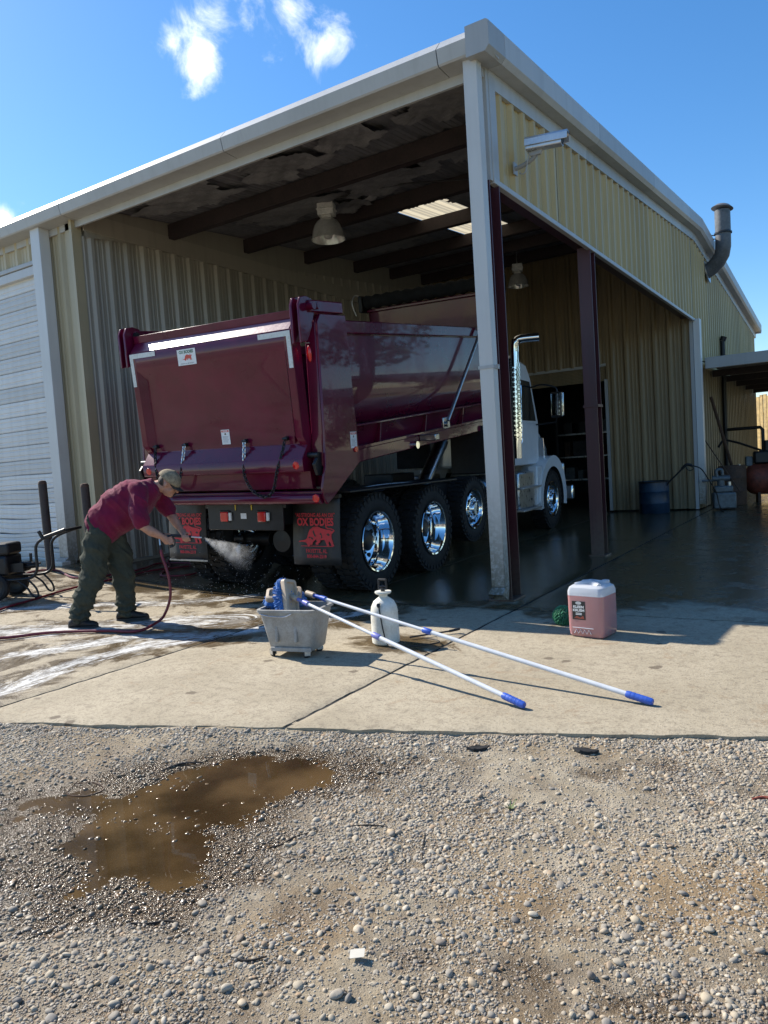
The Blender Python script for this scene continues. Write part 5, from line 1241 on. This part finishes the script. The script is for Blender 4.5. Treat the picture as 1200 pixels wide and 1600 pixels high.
def brush(name, label, M_, seed):
    b = thing(name, label, 'brush'); M_ = M_ @ Matrix.Scale(1.12, 4)
    m = MB(); m.loft([rrect(.12, .055, .02, -.012, M_), rrect(.125, .06, .022, .0, M_), rrect(.12, .055, .02, .026, M_), rrect(.10, .038, .016, .030, M_), rrect(.095, .034, .015, .014, M_)]); m.build('block', 'tan_plastic', b, smooth=True)
    m = MB(); m.loft([rrect(.125, .062, .03, -.014, M_), rrect(.135, .072, .03, -.03, M_), rrect(.125, .065, .03, -.055, M_), rrect(.10, .05, .03, -.065, M_)]); fluffy(m, None, (.13, .07, .04), M_ @ Matrix.Translation((0, 0, -.04)), 260, .026, .0075, seed); m.build('fibre_pad', 'fibre_blue', b, smooth=True)
    return b
def basis(o, z, xh):
    z = Vector(z).normalized(); x = Vector(xh)-z*Vector(xh).dot(z); x.normalize(); y = z.cross(x); M_ = Matrix((x, y, z)).transposed().to_4x4(); M_.translation = o; return M_
SOC1 = Vector((-.655, -2.315, .440)); END1 = Vector((1.36, -2.825, .022)); SOC2 = Vector((-.61, -2.18, .445)); END2 = Vector((1.98, -2.525, .022))
b1 = brush('wash_brush', 'blue brush with its tan block standing upright at the bucket rim', basis((-.715, -2.315, .445), -E2*-1*.55+Vector((0, 0, .35))+E1*.75, Vector((.25, 0, .9))+E1*.3), 1)
b2 = brush('wash_brush', 'blue brush lying inside the far rim of the bucket, tan block up', basis((-.825, -2.250, .445), Vector((0, 0, 1))+E2*.55, E1), 2)
def pole(name, label, P0, P1, br, group, col_mat, knob):
    p = br; d = (P1-P0).normalized(); L_ = (P1-P0).length
    MB().tube([P0-d*.05, P0+d*.03], .024, 14).build('socket', 'tan_plastic', p, smooth=True)
    MB().tube([P0+d*.02, P0+d*.12], .0145, 12).tube([P0+d*.10, P0+d*.155], [.019, .021], 12).build('collar', col_mat, p, smooth=True)
    MB().tube([P0+d*.15, P0+d*L_*knob], .0118, 14).build('upper_tube', 'pole_white', p, smooth=True)
    MB().tube([P0+d*(L_*knob-.02), P0+d*(L_*knob-.015), P0+d*(L_*knob+.045), P0+d*(L_*knob+.05)], [.018, .0205, .0205, .018], 14).build('clamp', col_mat if 'lilac' in col_mat else 'grip_blue', p, smooth=True)
    MB().tube([P0+d*L_*knob, P1-d*.13], .0148, 14).build('lower_tube', 'pole_white', p, smooth=True)
    MB().tube([P1-d*.15, P1-d*.14, P1-d*.01, P1], [.018, .0205, .0205, .017], 14).build('grip', 'grip_blue', p, smooth=True)
    for k in range(5): MB().tube([P1-d*(.13-k*.022), P1-d*(.122-k*.022)], .0212, 14).build('grip_ring', 'grip_blue', p, smooth=True)
pole('pole', '', SOC1, END1, b1, None, 'collar_lilac', .42); pole('pole', '', SOC2, END2, b2, None, 'grip_blue', .415)

# pump sprayer
sp = thing('pump_sprayer', 'white plastic pump-up garden sprayer with black handle beside the slab joint', 'sprayer', (-.215, -1.78, .004))
MB().lathe([(0, .0), (.095, .0), (.108, .012), (.110, .03), (.108, .22), (.106, .235), (.109, .25), (.100, .295), (.080, .335), (.050, .358), (.034, .368), (.034, .385), (.058, .392), (.066, .402), (.064, .412), (.03, .410), (0, .410)], 40).build('tank', 'tank_white', sp, smooth=True)
MB().tube([(0, 0, .405), (0, 0, .44)], .017, 14).build('pump_rod', 'black_plastic', sp, smooth=True)
hnd = MB()
for a, b in (((-.034, 0, .425), (-.034, 0, .505)), ((.034, 0, .425), (.034, 0, .505)), ((-.034, 0, .43), (.034, 0, .43)), ((-.034, 0, .503), (.034, 0, .503)), ((-.034, 0, .45), (.034, 0, .45))): hnd.tube([a, b], .0085, 8)
hnd.build('handle', 'black_plastic', sp, smooth=True)
MB().tube(bez([(.02, -.085, .335), (.028, -.112, .30), (.040, -.115, .22), (.058, -.118, .12), (.085, -.12, .03), (.16, -.13, .012), (.30, -.06, .012), (.42, .08, .012), (.36, .16, .012), (.24, .18, .012)], 8), .0055, 8).build('hose', 'hose_black', sp, smooth=True)
MB().tube([(.12, .16, .015), (.34, .42, .020)], .007, 8).tube([(.34, .42, .02), (.40, .49, .028)], .011, 8).build('wand', 'black_plastic', sp, smooth=True)
MB().tube([(.012, -.095, .31), (.028, -.12, .325)], .014, 10).build('outlet_nut', 'black_plastic', sp, smooth=True)
MB().box(-.118, -.106, -.03, .0, .15, .19).build('strap_lug', 'black_plastic', sp, bevel=.003)

# jug of cleaner
jg = thing('cleaner_jug', 'square translucent jug of pink cleaner with dark label, by the shadow edge', 'jug', (1.205, -1.04, .003), (0, 0, R(-9)))
m = MB(); m.loft([rrect(.128, .115, .03, .0), rrect(.140, .127, .035, .012), rrect(.145, .132, .036, .05), rrect(.146, .133, .036, .315)], True); m.build('liquid', 'jug_liquid', jg, smooth=True)
m = MB(); m.loft([rrect(.146, .133, .036, .3155), rrect(.146, .133, .036, .345), rrect(.138, .125, .04, .375), rrect(.118, .105, .04, .390), rrect(.08, .07, .03, .392)], True); m.build('shoulder', 'jug_plastic', jg, smooth=True)
for a in (38, -38): MB().tube([(math.cos(R(a))*-.125, math.sin(R(a))*-.115, .384), (0, 0, .402), (math.cos(R(a))*.125, math.sin(R(a))*.115, .384)], [.022, .026, .022], 10).build('moulded_handle', 'jug_plastic', jg, smooth=True)
MB().lathe([(0, .0), (.03, 0), (.03, .026), (.026, .03), (0, .03)], 24, Matrix.Translation((.085, .07, .385))).build('cap', 'jug_plastic', jg, smooth=True)
lb = MB().box(-.098, .008, -.1365, -.1340, .135, .275).build('label', 'print_black', jg)
o = obj('lettering', text_mesh('KLEEN', .026, .0012, 1.15), 'sticker_white', lb); o.location = (-.045, -.1372, .232); o.rotation_euler = (math.pi/2, 0, 0)
o = obj('lettering', text_mesh('KRUSH', .026, .0012, 1.15), 'sticker_white', lb); o.location = (-.045, -.1372, .206); o.rotation_euler = (math.pi/2, 0, 0)
for k in range(2): MB().box(-.07, -.02, -.1370, -.1366, .182-k*.01, .187-k*.01).build('small_print', 'sticker_white', lb)
o = MB().add([(-.024*math.cos(a)-.045, -.1372, .262+.012*math.sin(a)) for a in np.linspace(0, 2*math.pi, 20, endpoint=False)], [tuple(range(20))]).build('badge', 'reflective_tape', lb)
MB().add([(-.085, -.1370, .145), (-.06, -.1370, .165), (-.035, -.1370, .150), (-.01, -.1370, .168), (.0, -.1370, .142)], [(0, 1, 2, 3, 4)]).build('artwork', 'rust_red', lb)
zg = [(-.085+.017*k, -.140, .062 if k % 2 else .030) for k in range(9)]
MB().tube(zg, .0028, 6).tube([(-.10, -.1385, .074), (.07, -.1385, .074)], .0025, 6).build('embossed_zigzag', 'jug_plastic', jg, smooth=True)
# green mitt behind the jug
m = MB(); ball(m, (0, 0, .075), .068, 12, (1, .9, .95)); fluffy(m, None, (.07, .062, .066), Matrix.Translation((0, 0, .078)), 420, .022, .0075, 5)
o = m.build('wash_mitt', 'fibre_green', smooth=True); o.location = (.88, -.78, .0); tag(o, 'bright green noodle wash mitt lying against the pink jug', 'wash mitt')

# ------------------------------------------------------------------ pressure washer and bollards by the door
pw = thing('pressure_washer', 'dark engine-driven pressure washer cart with a tubular handle near the overhead door', 'pressure washer', (-5.38, -1.84, gz(-5.38)), (0, 0, R(32.9)))
for y in (-.22, .24):
    wv = empty('wheel', (0, y, .15), (R(90), 0, 0), pw); MB().lathe([(.085, -.035), (.12, -.045), (.148, -.03), (.152, 0), (.148, .03), (.12, .045), (.085, .035)], 28).build('tyre', 'rubber', wv, smooth=True); MB().lathe([(.088, -.03), (.05, -.02), (0, -.02), (0, .02), (.05, .02), (.088, .03)], 24).build('rim', 'black_metal', wv, smooth=True)
MB().box(-.34, .13, -.19, .19, .27, .50).build('engine', 'black_metal', pw, bevel=.03); MB().box(-.30, .15, -.17, .17, .50, .64).build('fuel_tank', 'black_plastic', pw, bevel=.035, seg=3)
MB().tube([(-.05, -.05, .64), (-.05, -.05, .665)], .035, 14).build('fuel_cap', 'black_plastic', pw, smooth=True); MB().box(-.30, -.12, -.12, .08, .64, .66).build('tank_top', 'steel', pw, bevel=.01)
MB().box(.13, .27, -.10, .08, .30, .40).tube([(.27, -.02, .35), (.40, -.02, .36)], .030, 10).tube([(.33, -.02, .36), (.33, -.02, .50)], .016, 8).tube([(.24, -.07, .40), (.46, -.07, .385)], .012, 8).build('pump', 'black_metal', pw, smooth=True)
MB().tube([(-.05, -.22, .15), (-.05, .24, .15)], .012, 8).build('axle', 'steel', pw, smooth=True)
for y in (-.20, .20):
    MB().tube(bez([(-.35, y, .24), (.0, y, .23), (.28, y, .225), (.42, y, .25), (.475, y, .34), (.478, y, .50), (.49, y, .60), (.56, y, .665), (.70, y, .715), (.84, y, .75)], 8), .0165, 10).build('frame_tube', 'black_metal', pw, smooth=True)
    MB().tube(bez([(.22, y, .225), (.33, y, .14), (.40, y, .03), (.46, y, .03), (.44, y, .12), (.36, y, .22)], 8), .012, 8).build('stand', 'black_metal', pw, smooth=True)
MB().tube([(.84, -.20, .75), (.84, .20, .75)], .0165, 10).build('handle_bar', 'black_metal', pw, smooth=True)
MB().tube([(.58, -.20, .68), (.83, -.20, .755)], .023, 10).build('handle_grip', 'black_plastic', pw, smooth=True); MB().tube([(.58, -.21, .66), (.54, -.22, .76)], .02, 8).build('gun_hook', 'black_metal', pw, smooth=True)
for (x, y, lab) in ((-6.39, -.61, 'brown steel bollard standing in front of the white overhead door'), (-5.63, -.50, 'brown steel bollard standing behind the bending person by the bay corner')):
    b = thing('bollard', lab, 'bollard', (x, y, gz(x)), (0, R(-.8), 0)); MB().lathe([(.056, -.02), (.056, 1.19)], 24).build('pipe', 'bollard_brown', b, smooth=True); MB().lathe([(.056, 1.19), (.054, 1.215), (.040, 1.235), (0, 1.242)], 24).build('cap', 'rust_brown', b, smooth=True)

# ------------------------------------------------------------------ lamps and camera
def hibay(loc, label, sc=1.0, drop_=.0):
    t = thing('high_bay_lamp', label, 'lamp', loc, (0, 0, .4), 'lamps hanging in the wash bay')
    s = sc
    MB().lathe([(.055*s, .295*s), (.10*s, .285*s), (.15*s, .25*s), (.19*s, .19*s), (.218*s, .11*s), (.232*s, .03*s), (.245*s, .0), (.232*s, .0), (.208*s, .11*s), (.18*s, .18*s), (.14*s, .235*s), (.05*s, .27*s)], 36).build('reflector', 'lamp_glass', t, smooth=True)
    MB().lathe([(0, .18*s), (.06*s, .16*s), (.075*s, .09*s), (.05*s, .03*s), (0, .01*s)], 20).build('bulb', 'lamp_white', t, smooth=True)
    MB().box(-.115*s, .115*s, -.095*s, .095*s, .33*s, .50*s).box(-.13*s, .13*s, -.11*s, .11*s, .40*s, .42*s).build('ballast', 'lamp_white', t, bevel=.012)
    MB().box(-.07*s, .07*s, -.06*s, .06*s, .28*s, .33*s).build('socket', 'lamp_white', t, bevel=.01)
    MB().tube([(0, 0, .5*s), (0, 0, .62*s+drop_)], .012, 8).tube([(0, 0, .58*s+drop_), (0, 0, .62*s+drop_)], .04, 10).build('hook', 'zinc', t, smooth=True)
    return t
hibay((-3.80, 2.80, 4.88), 'white-housed high bay lamp hanging over the maroon dump bed', 1.08)
hibay((-3.25, 9.0, 5.10), 'dim high bay lamp hanging near the back wall of the bay', .95, .25)
MB().tube(bez([(-3.8, 2.8, 5.46), (-2.6, 2.9, 5.42), (-1.2, 3.3, 5.30), (-.1, 3.3, 5.28)], 8), .012, 6).build('lamp_cable', 'black_plastic', bld, smooth=True)
sc_ = thing('security_camera', 'silver bullet security camera on a white bracket high on the gable', 'camera', (.07, .72, 4.30))
CM = Matrix.Translation((.36, -.06, .145)) @ Matrix.Rotation(R(6), 4, 'Z') @ Matrix.Rotation(R(3), 4, 'Y')
MB().loft([rrect(.055, .052, .016, .0, CM @ Matrix.Translation((x, 0, 0)) @ Matrix.Rotation(R(90), 4, 'Y')) for x in (-.19, .16)]).build('housing', 'cam_silver', sc_, smooth=True)
MB().prism([(-.068, -.02), (-.068, .045), (-.05, .066), (.05, .066), (.068, .045), (.068, -.02), (.062, -.02), (.062, .042), (.047, .060), (-.047, .060), (-.062, .042), (-.062, -.02)], -.20, .22, 0, CM).build('sun_shield', 'cam_silver', sc_, bevel=.003)
MB().loft([rrect(.045, .043, .012, .0, CM @ Matrix.Translation((.161, 0, 0)) @ Matrix.Rotation(R(90), 4, 'Y')), rrect(.042, .04, .012, .0, CM @ Matrix.Translation((.168, 0, 0)) @ Matrix.Rotation(R(90), 4, 'Y'))]).build('lens_window', 'glass_dark', sc_, smooth=True)
MB().box(.0, .012, -.045, .045, -.06, .06).tube(bez([(.01, 0, .0), (.10, -.01, .01), (.19, -.03, .03), (.25, -.05, .06)], 6), [.022]*18+[.024], 10).build('arm', 'white_trim', sc_, smooth=True)
MB().prism([(.20, .05), (.30, .05), (.33, .095), (.17, .095)], -.075, -.035, 1).build('knuckle', 'white_trim', sc_, bevel=.006)
MB().tube(bez([(.20, -.06, .10), (.17, -.07, .02), (.14, -.06, -.07), (.10, -.05, -.09), (.06, -.03, -.06)], 6), .006, 6).build('cable', 'white_trim', sc_, smooth=True)

# ------------------------------------------------------------------ things at the back right
br_ = thing('half_drum', 'blue plastic half drum standing against the tan back wall', 'drum', (-.76, 9.82, .0))
MB().lathe([(0, 0), (.29, .0), (.305, .02), (.305, .20), (.312, .22), (.305, .24), (.305, .45), (.312, .47), (.305, .49), (.305, .68), (.295, .68), (.295, .03), (0, .02)], 40).build('drum_wall', 'blue_barrel', br_, smooth=True)
MB().lathe([(.308, .655), (.312, .68), (.30, .688), (.29, .675)], 40).build('rim', 'black_plastic', br_, smooth=True)
wd_ = thing('wash_wand', 'black pressure wand leaning out of the blue half drum', 'wand')
MB().tube([(-.70, 9.80, .30), (-.42, 9.72, .66), (-.14, 9.70, .93)], [.012, .018, .018], 8).build('lance', 'black_plastic', wd_, smooth=True)
MB().tube(bez([(-.16, 9.70, .92), (-.06, 9.70, 1.0), (.04, 9.72, .98)], 6), .03, 8).tube(bez([(-.08, 9.7, .96), (-.02, 9.7, .88), (.06, 9.71, .90), (.05, 9.72, .97)], 6), .010, 6).build('handle', 'black_plastic', wd_, smooth=True)
MB().tube(bez([(.04, 9.72, .98), (.20, 9.78, .90), (.30, 9.9, .70), (.42, 10.1, .40), (.46, 10.15, .15), (.52, 10.05, .02), (.62, 9.7, .015)], 8), .013, 8).build('hose', 'hose_black', wd_, smooth=True)
pm_ = thing('water_pump', 'pale grey water pump unit standing outside beside the white downspout', 'pump', (.52, 10.45, .0), (0, 0, R(15)))
MB().box(-.22, .22, -.17, .17, .02, .36).build('tank', 'pump_grey', pm_, bevel=.03); MB().box(-.19, .17, -.14, .14, .36, .50).build('base', 'pump_grey', pm_, bevel=.03)
MB().tube([(-.05, 0, .48), (-.05, 0, .66)], .075, 16).tube([(-.22, -.03, .66), (.12, -.03, .66)], .06, 14).build('pump_head', 'pump_grey', pm_, smooth=True)
MB().tube(bez([(-.12, -.05, .66), (-.14, -.05, .82), (-.04, -.05, .84), (-.02, -.05, .72)], 6), .035, 10).tube([(-.42, -.02, .62), (-.2, -.02, .62)], .028, 10).build('pipe', 'pump_grey', pm_, smooth=True)
MB().tube([(.10, -.05, .48), (.10, -.05, .58)], .04, 12).build('filter', 'steel', pm_, smooth=True)
tk_ = thing('red_tank', 'dull red steel tank under the lean-to with black engine on top', 'tank', (1.25, 12.6, .0), (0, 0, R(12)))
MB().lathe([(0, -.62), (.20, -.58), (.33, -.46), (.36, -.36), (.36, .36), (.33, .46), (.2, .58), (0, .62)], 32, Matrix.Translation((0, 0, .52)) @ Matrix.Rotation(R(90), 4, 'Y')).build('shell', 'rust_red', tk_, smooth=True)
for x in (-.3, .3): MB().box(x-.03, x+.03, -.25, .25, .0, .22).build('leg', 'rust_brown', tk_)
MB().box(-.38, .12, -.20, .2, .87, 1.16).build('engine', 'black_metal', tk_, bevel=.04); MB().tube([(-.1, 0, 1.15), (-.1, 0, 1.4)], .07, 14).build('air_filter', 'black_metal', tk_, smooth=True); MB().box(-.55, -.4, -.1, .1, .82, 1.05).build('gauge_panel', 'pump_grey', tk_, bevel=.02)
ol = thing('oil_drum', 'dark dented oil drum behind the grey water pump', 'drum', (.52, 11.75, .0)); MB().lathe([(0, 0), (.28, 0), (.29, .02), (.29, .28), (.297, .3), (.29, .32), (.29, .58), (.297, .6), (.29, .62), (.29, .86), (.28, .88), (0, .87)], 36).build('drum_wall', 'rust_brown', ol, smooth=True); MB().lathe([(0, .0), (.03, 0), (.03, .03), (0, .03)], 12, Matrix.Translation((.15, 0, .875))).build('bung', 'steel', ol, smooth=True)
for (a, b, r, lab) in (((.16, 11.6, 2.45), (.60, 12.5, .1), .035, 'thick dark pipe leaning against the outside gable wall'), ((.10, 10.75, 1.55), (.80, 10.7, .35), .012, 'thin rod leaning beside the grey water pump')):
    tag(MB().tube([a, b], r, 10).build('leaning_pipe', 'rust_brown', smooth=True), lab, 'pipe')
pg = thing('pipe_frame', 'dark bent pipework standing by the stand pipe under the lean-to', 'pipework', (.2, 13.6, 0))
MB().tube([(.0, 0, 1.72), (.75, -.15, 1.72), (.80, -.15, 1.66), (.80, -.15, .9)], .04, 10).build('riser', 'black_metal', pg, smooth=True); MB().tube(bez([(-.10, -.8, 1.30), (.02, -.75, 1.45), (.25, -.6, 1.40), (.7, -.4, 1.20), (1.0, -.3, 1.05)], 8), .028, 8).build('bent_pipe', 'black_metal', pg, smooth=True)
# shelving just visible in the dark shop
for z in (.6, 1.25, 1.9):
    MB().box(-4.4, -1.95, 14.2, 14.7, z, z+.04).build('shelf', 'steel', shop)
for x in (-4.38, -3.2, -1.98): MB().box(x-.03, x+.03, 14.2, 14.7, 0, 2.6).build('shelf_post', 'shelf_dark', shop)
rr = random.Random(12)
for z in (.64, 1.29, 1.94):
    x = -4.2
    while x < -2.2:
        w_ = rr.uniform(.15, .4); h_ = rr.uniform(.12, .45); MB().box(x, x+w_, 14.28, 14.6, z, z+h_).build('box', rr.choice(['shelf_dark', 'rust_brown', 'pump_grey', 'black_metal']), shop, bevel=.01); x += w_+rr.uniform(.05, .3)
# board fence out in the sun behind the building
fn = thing('board_fence', 'sunlit tan board fence beyond the far end of the building', 'fence', (0, 27, -.17), (0, 0, R(-45)))
for k in range(46):
    MB().box(-5+k*.2, -4.84+k*.2, -.02+.01*(k % 2), .02+.01*(k % 2), .05, 3.4+.05*math.sin(k*2.3)).build('board', 'fence_wood', fn)
MB().box(-5, 4.3, .03, .1, .8, .9).box(-5, 4.3, .03, .1, 2.6, 2.7).build('rail', 'rust_brown', fn)

# ------------------------------------------------------------------ litter on the gravel
def gh(x, y): return float(gravel_h(np.array([x]), np.array([y]))[0])
def litter(name, pts, r, label, cat, mat='stick', group=None):
    r *= .6; P = bez([(x, y, gh(x, y)+r*.6+.003) for x, y in pts], 6); n = len(P)
    return tag(MB().tube(P, [r*(.6+.4*math.sin(math.pi*i/(n-1))) for i in range(n)], 6).build(name, mat, smooth=True), label, cat, group)
litter('twig', [(.99, -4.53), (1.03, -4.50), (1.045, -4.44), (1.10, -4.36)], .006, 'crooked dark twig at the right edge of the puddle', 'twig')
litter('twig', [(.90, -5.12), (.955, -5.09), (1.00, -5.05), (1.05, -5.04)], .007, 'short dark twig on the wet gravel just below the puddle', 'twig')
litter('twig', [(1.18, -4.30), (1.25, -4.25), (1.33, -4.22)], .005, 'thin straight twig on dry gravel beside the puddle', 'twig')
litter('twig', [(1.34, -5.10), (1.40, -5.09), (1.44, -5.05)], .006, 'small bent twig near the white paper scrap', 'twig')
litter('twig', [(1.5, -4.2), (1.56, -4.33), (1.62, -4.42)], .004, 'long thin twig lying in the densest gravel', 'twig')
litter('wire_loop', [(-.30, -4.50), (-.22, -4.44), (-.12, -4.46), (-.14, -4.54), (-.24, -4.57), (-.29, -4.51)], .004, 'thin dark wire loop lying on pale gravel left of the puddle', 'wire', 'rust_brown')
litter('rubber_strip', [(-.02, -4.20), (.02, -4.10), (.10, -4.03)], .008, 'curved black rubber strip at the far edge of the puddle', 'rubber strip', 'rubber')
for (x, y, a, lab) in ((1.82, -3.20, .3, 'flat black rubber scrap on gravel below the blue-gripped pole ends'), (1.33, -3.36, .8, 'grey flattened rubber scrap on gravel near the slab edge')):
    m = MB(); vs = [(math.cos(t)*.055*(1+.25*math.sin(3*t)), math.sin(t)*.026*(1+.2*math.cos(2*t)), .003*math.sin(5*t)) for t in np.linspace(0, 6.28, 18, endpoint=False)]
    m.loft([[Vector(v) for v in vs], [Vector((v[0]*.92, v[1]*.9, v[2]+.009)) for v in vs]]); o = m.build('rubber_scrap', 'rubber', smooth=True); o.location = (x, y, gh(x, y)+.006); o.rotation_euler = (.05, .08, a); tag(o, lab, 'scrap')
m = MB(); m.loft([rrect(.022, .017, .002, 0), rrect(.022, .017, .002, .0012)]); o = m.build('paper_scrap', 'paper'); o.location = (1.685, -4.93, gh(1.685, -4.93)+.016); o.rotation_euler = (.12, -.10, .5); tag(o, 'small square white paper scrap lying on bare dirt', 'paper')
m = MB(); rr = random.Random(4)
for k in range(14):
    a = rr.uniform(0, 6.28); L_ = rr.uniform(.02, .045); d = Vector((math.cos(a), math.sin(a), .7)); s = Vector((-d.y, d.x, 0))*.004; m.add([-s, s, d*L_+s*.3, d*L_-s*.3], [(0, 1, 2, 3)])
o = m.build('weed', 'leaf_green', fix=False); o.location = (1.72, -3.88, gh(1.72, -3.88)); tag(o, 'tiny green weed sprouting in the gravel', 'weed')
litter('brown_leaf', [(2.56, -3.40), (2.60, -3.36), (2.66, -3.37)], .010, 'reddish curled leaf on the gravel', 'leaf', 'rust_red')

# ------------------------------------------------------------------ trees across the yard to the right (they show in the polished truck side)
pmat('bark', (.10, .075, .055), .9, var=.4, vs=14, bump=.5, bs=30); pmat('leaves', (.055, .085, .028), .7, var=.5, vs=2.5)
def crown_mesh(seed, n=5200):
    g = np.random.default_rng(seed); cl = [(g.normal(0, 1.15), g.normal(0, 1.15), g.uniform(2.4, 6.2), g.uniform(.7, 1.5)) for _ in range(22)]
    k = g.integers(0, 22, n); c = np.array(cl)[k]; d = g.normal(0, 1, (n, 3)); d /= np.linalg.norm(d, axis=1)[:, None]; r = c[:, 3]*g.uniform(.35, 1, n)**.5
    p = c[:, :3]+d*r[:, None]*np.array([1, 1, .75]); a = g.normal(0, 1, (n, 3)); a /= np.linalg.norm(a, axis=1)[:, None]; b = np.cross(a, g.normal(0, 1, (n, 3))); b /= np.linalg.norm(b, axis=1)[:, None]
    sz = g.uniform(.07, .16, n)[:, None]; v = np.stack([p-a*sz, p+b*sz*.6, p+a*sz, p-b*sz*.6], 1).reshape(-1, 3)
    me = bpy.data.meshes.new('crown'); me.from_pydata(v.tolist(), [], np.arange(4*n).reshape(-1, 4).tolist()); me.materials.append(MATS['leaves']); return me
def trunk_mesh(seed):
    g = random.Random(seed); m = MB(); m.tube(bez([(0, 0, -.3), (.05, .03, 1.2), (.0, .1, 2.4), (.1, .05, 4.4)], 5), [.22-.012*i for i in range(16)], 10)
    for k in range(6):
        a = k*1.05+g.random(); z = 1.9+k*.35; m.tube(bez([(0, .05, z), (math.cos(a)*.6, math.sin(a)*.6, z+.6), (math.cos(a)*1.5, math.sin(a)*1.5, z+1.3)], 4), [.09-.008*i for i in range(9)], 7)
    return m.mesh('trunk', True)
CR = [crown_mesh(k) for k in (1, 2, 3)]; TRK = [trunk_mesh(k) for k in (1, 2)]
for k, (x, y, sc) in enumerate([(19, 19, 1.3), (22, 22.5, 1.4), (17.5, 24.5, 1.35), (24, 16, 1.2), (27, 10, 1.1), (16, 31, .8), (29, 3, 1.0), (28, -5, 1.0), (12, 36, .75), (30, -16, 1.1)]):
    t = thing('tree', 'leafy green tree standing across the yard to the right of the building', 'tree', (x, y, -.17), (0, 0, k*1.9), 'trees across the yard'); t.scale = (sc*1.35, sc*1.35, sc)
    obj('crown', CR[k % 3], None, t); obj('trunk', TRK[k % 2], 'bark', t)
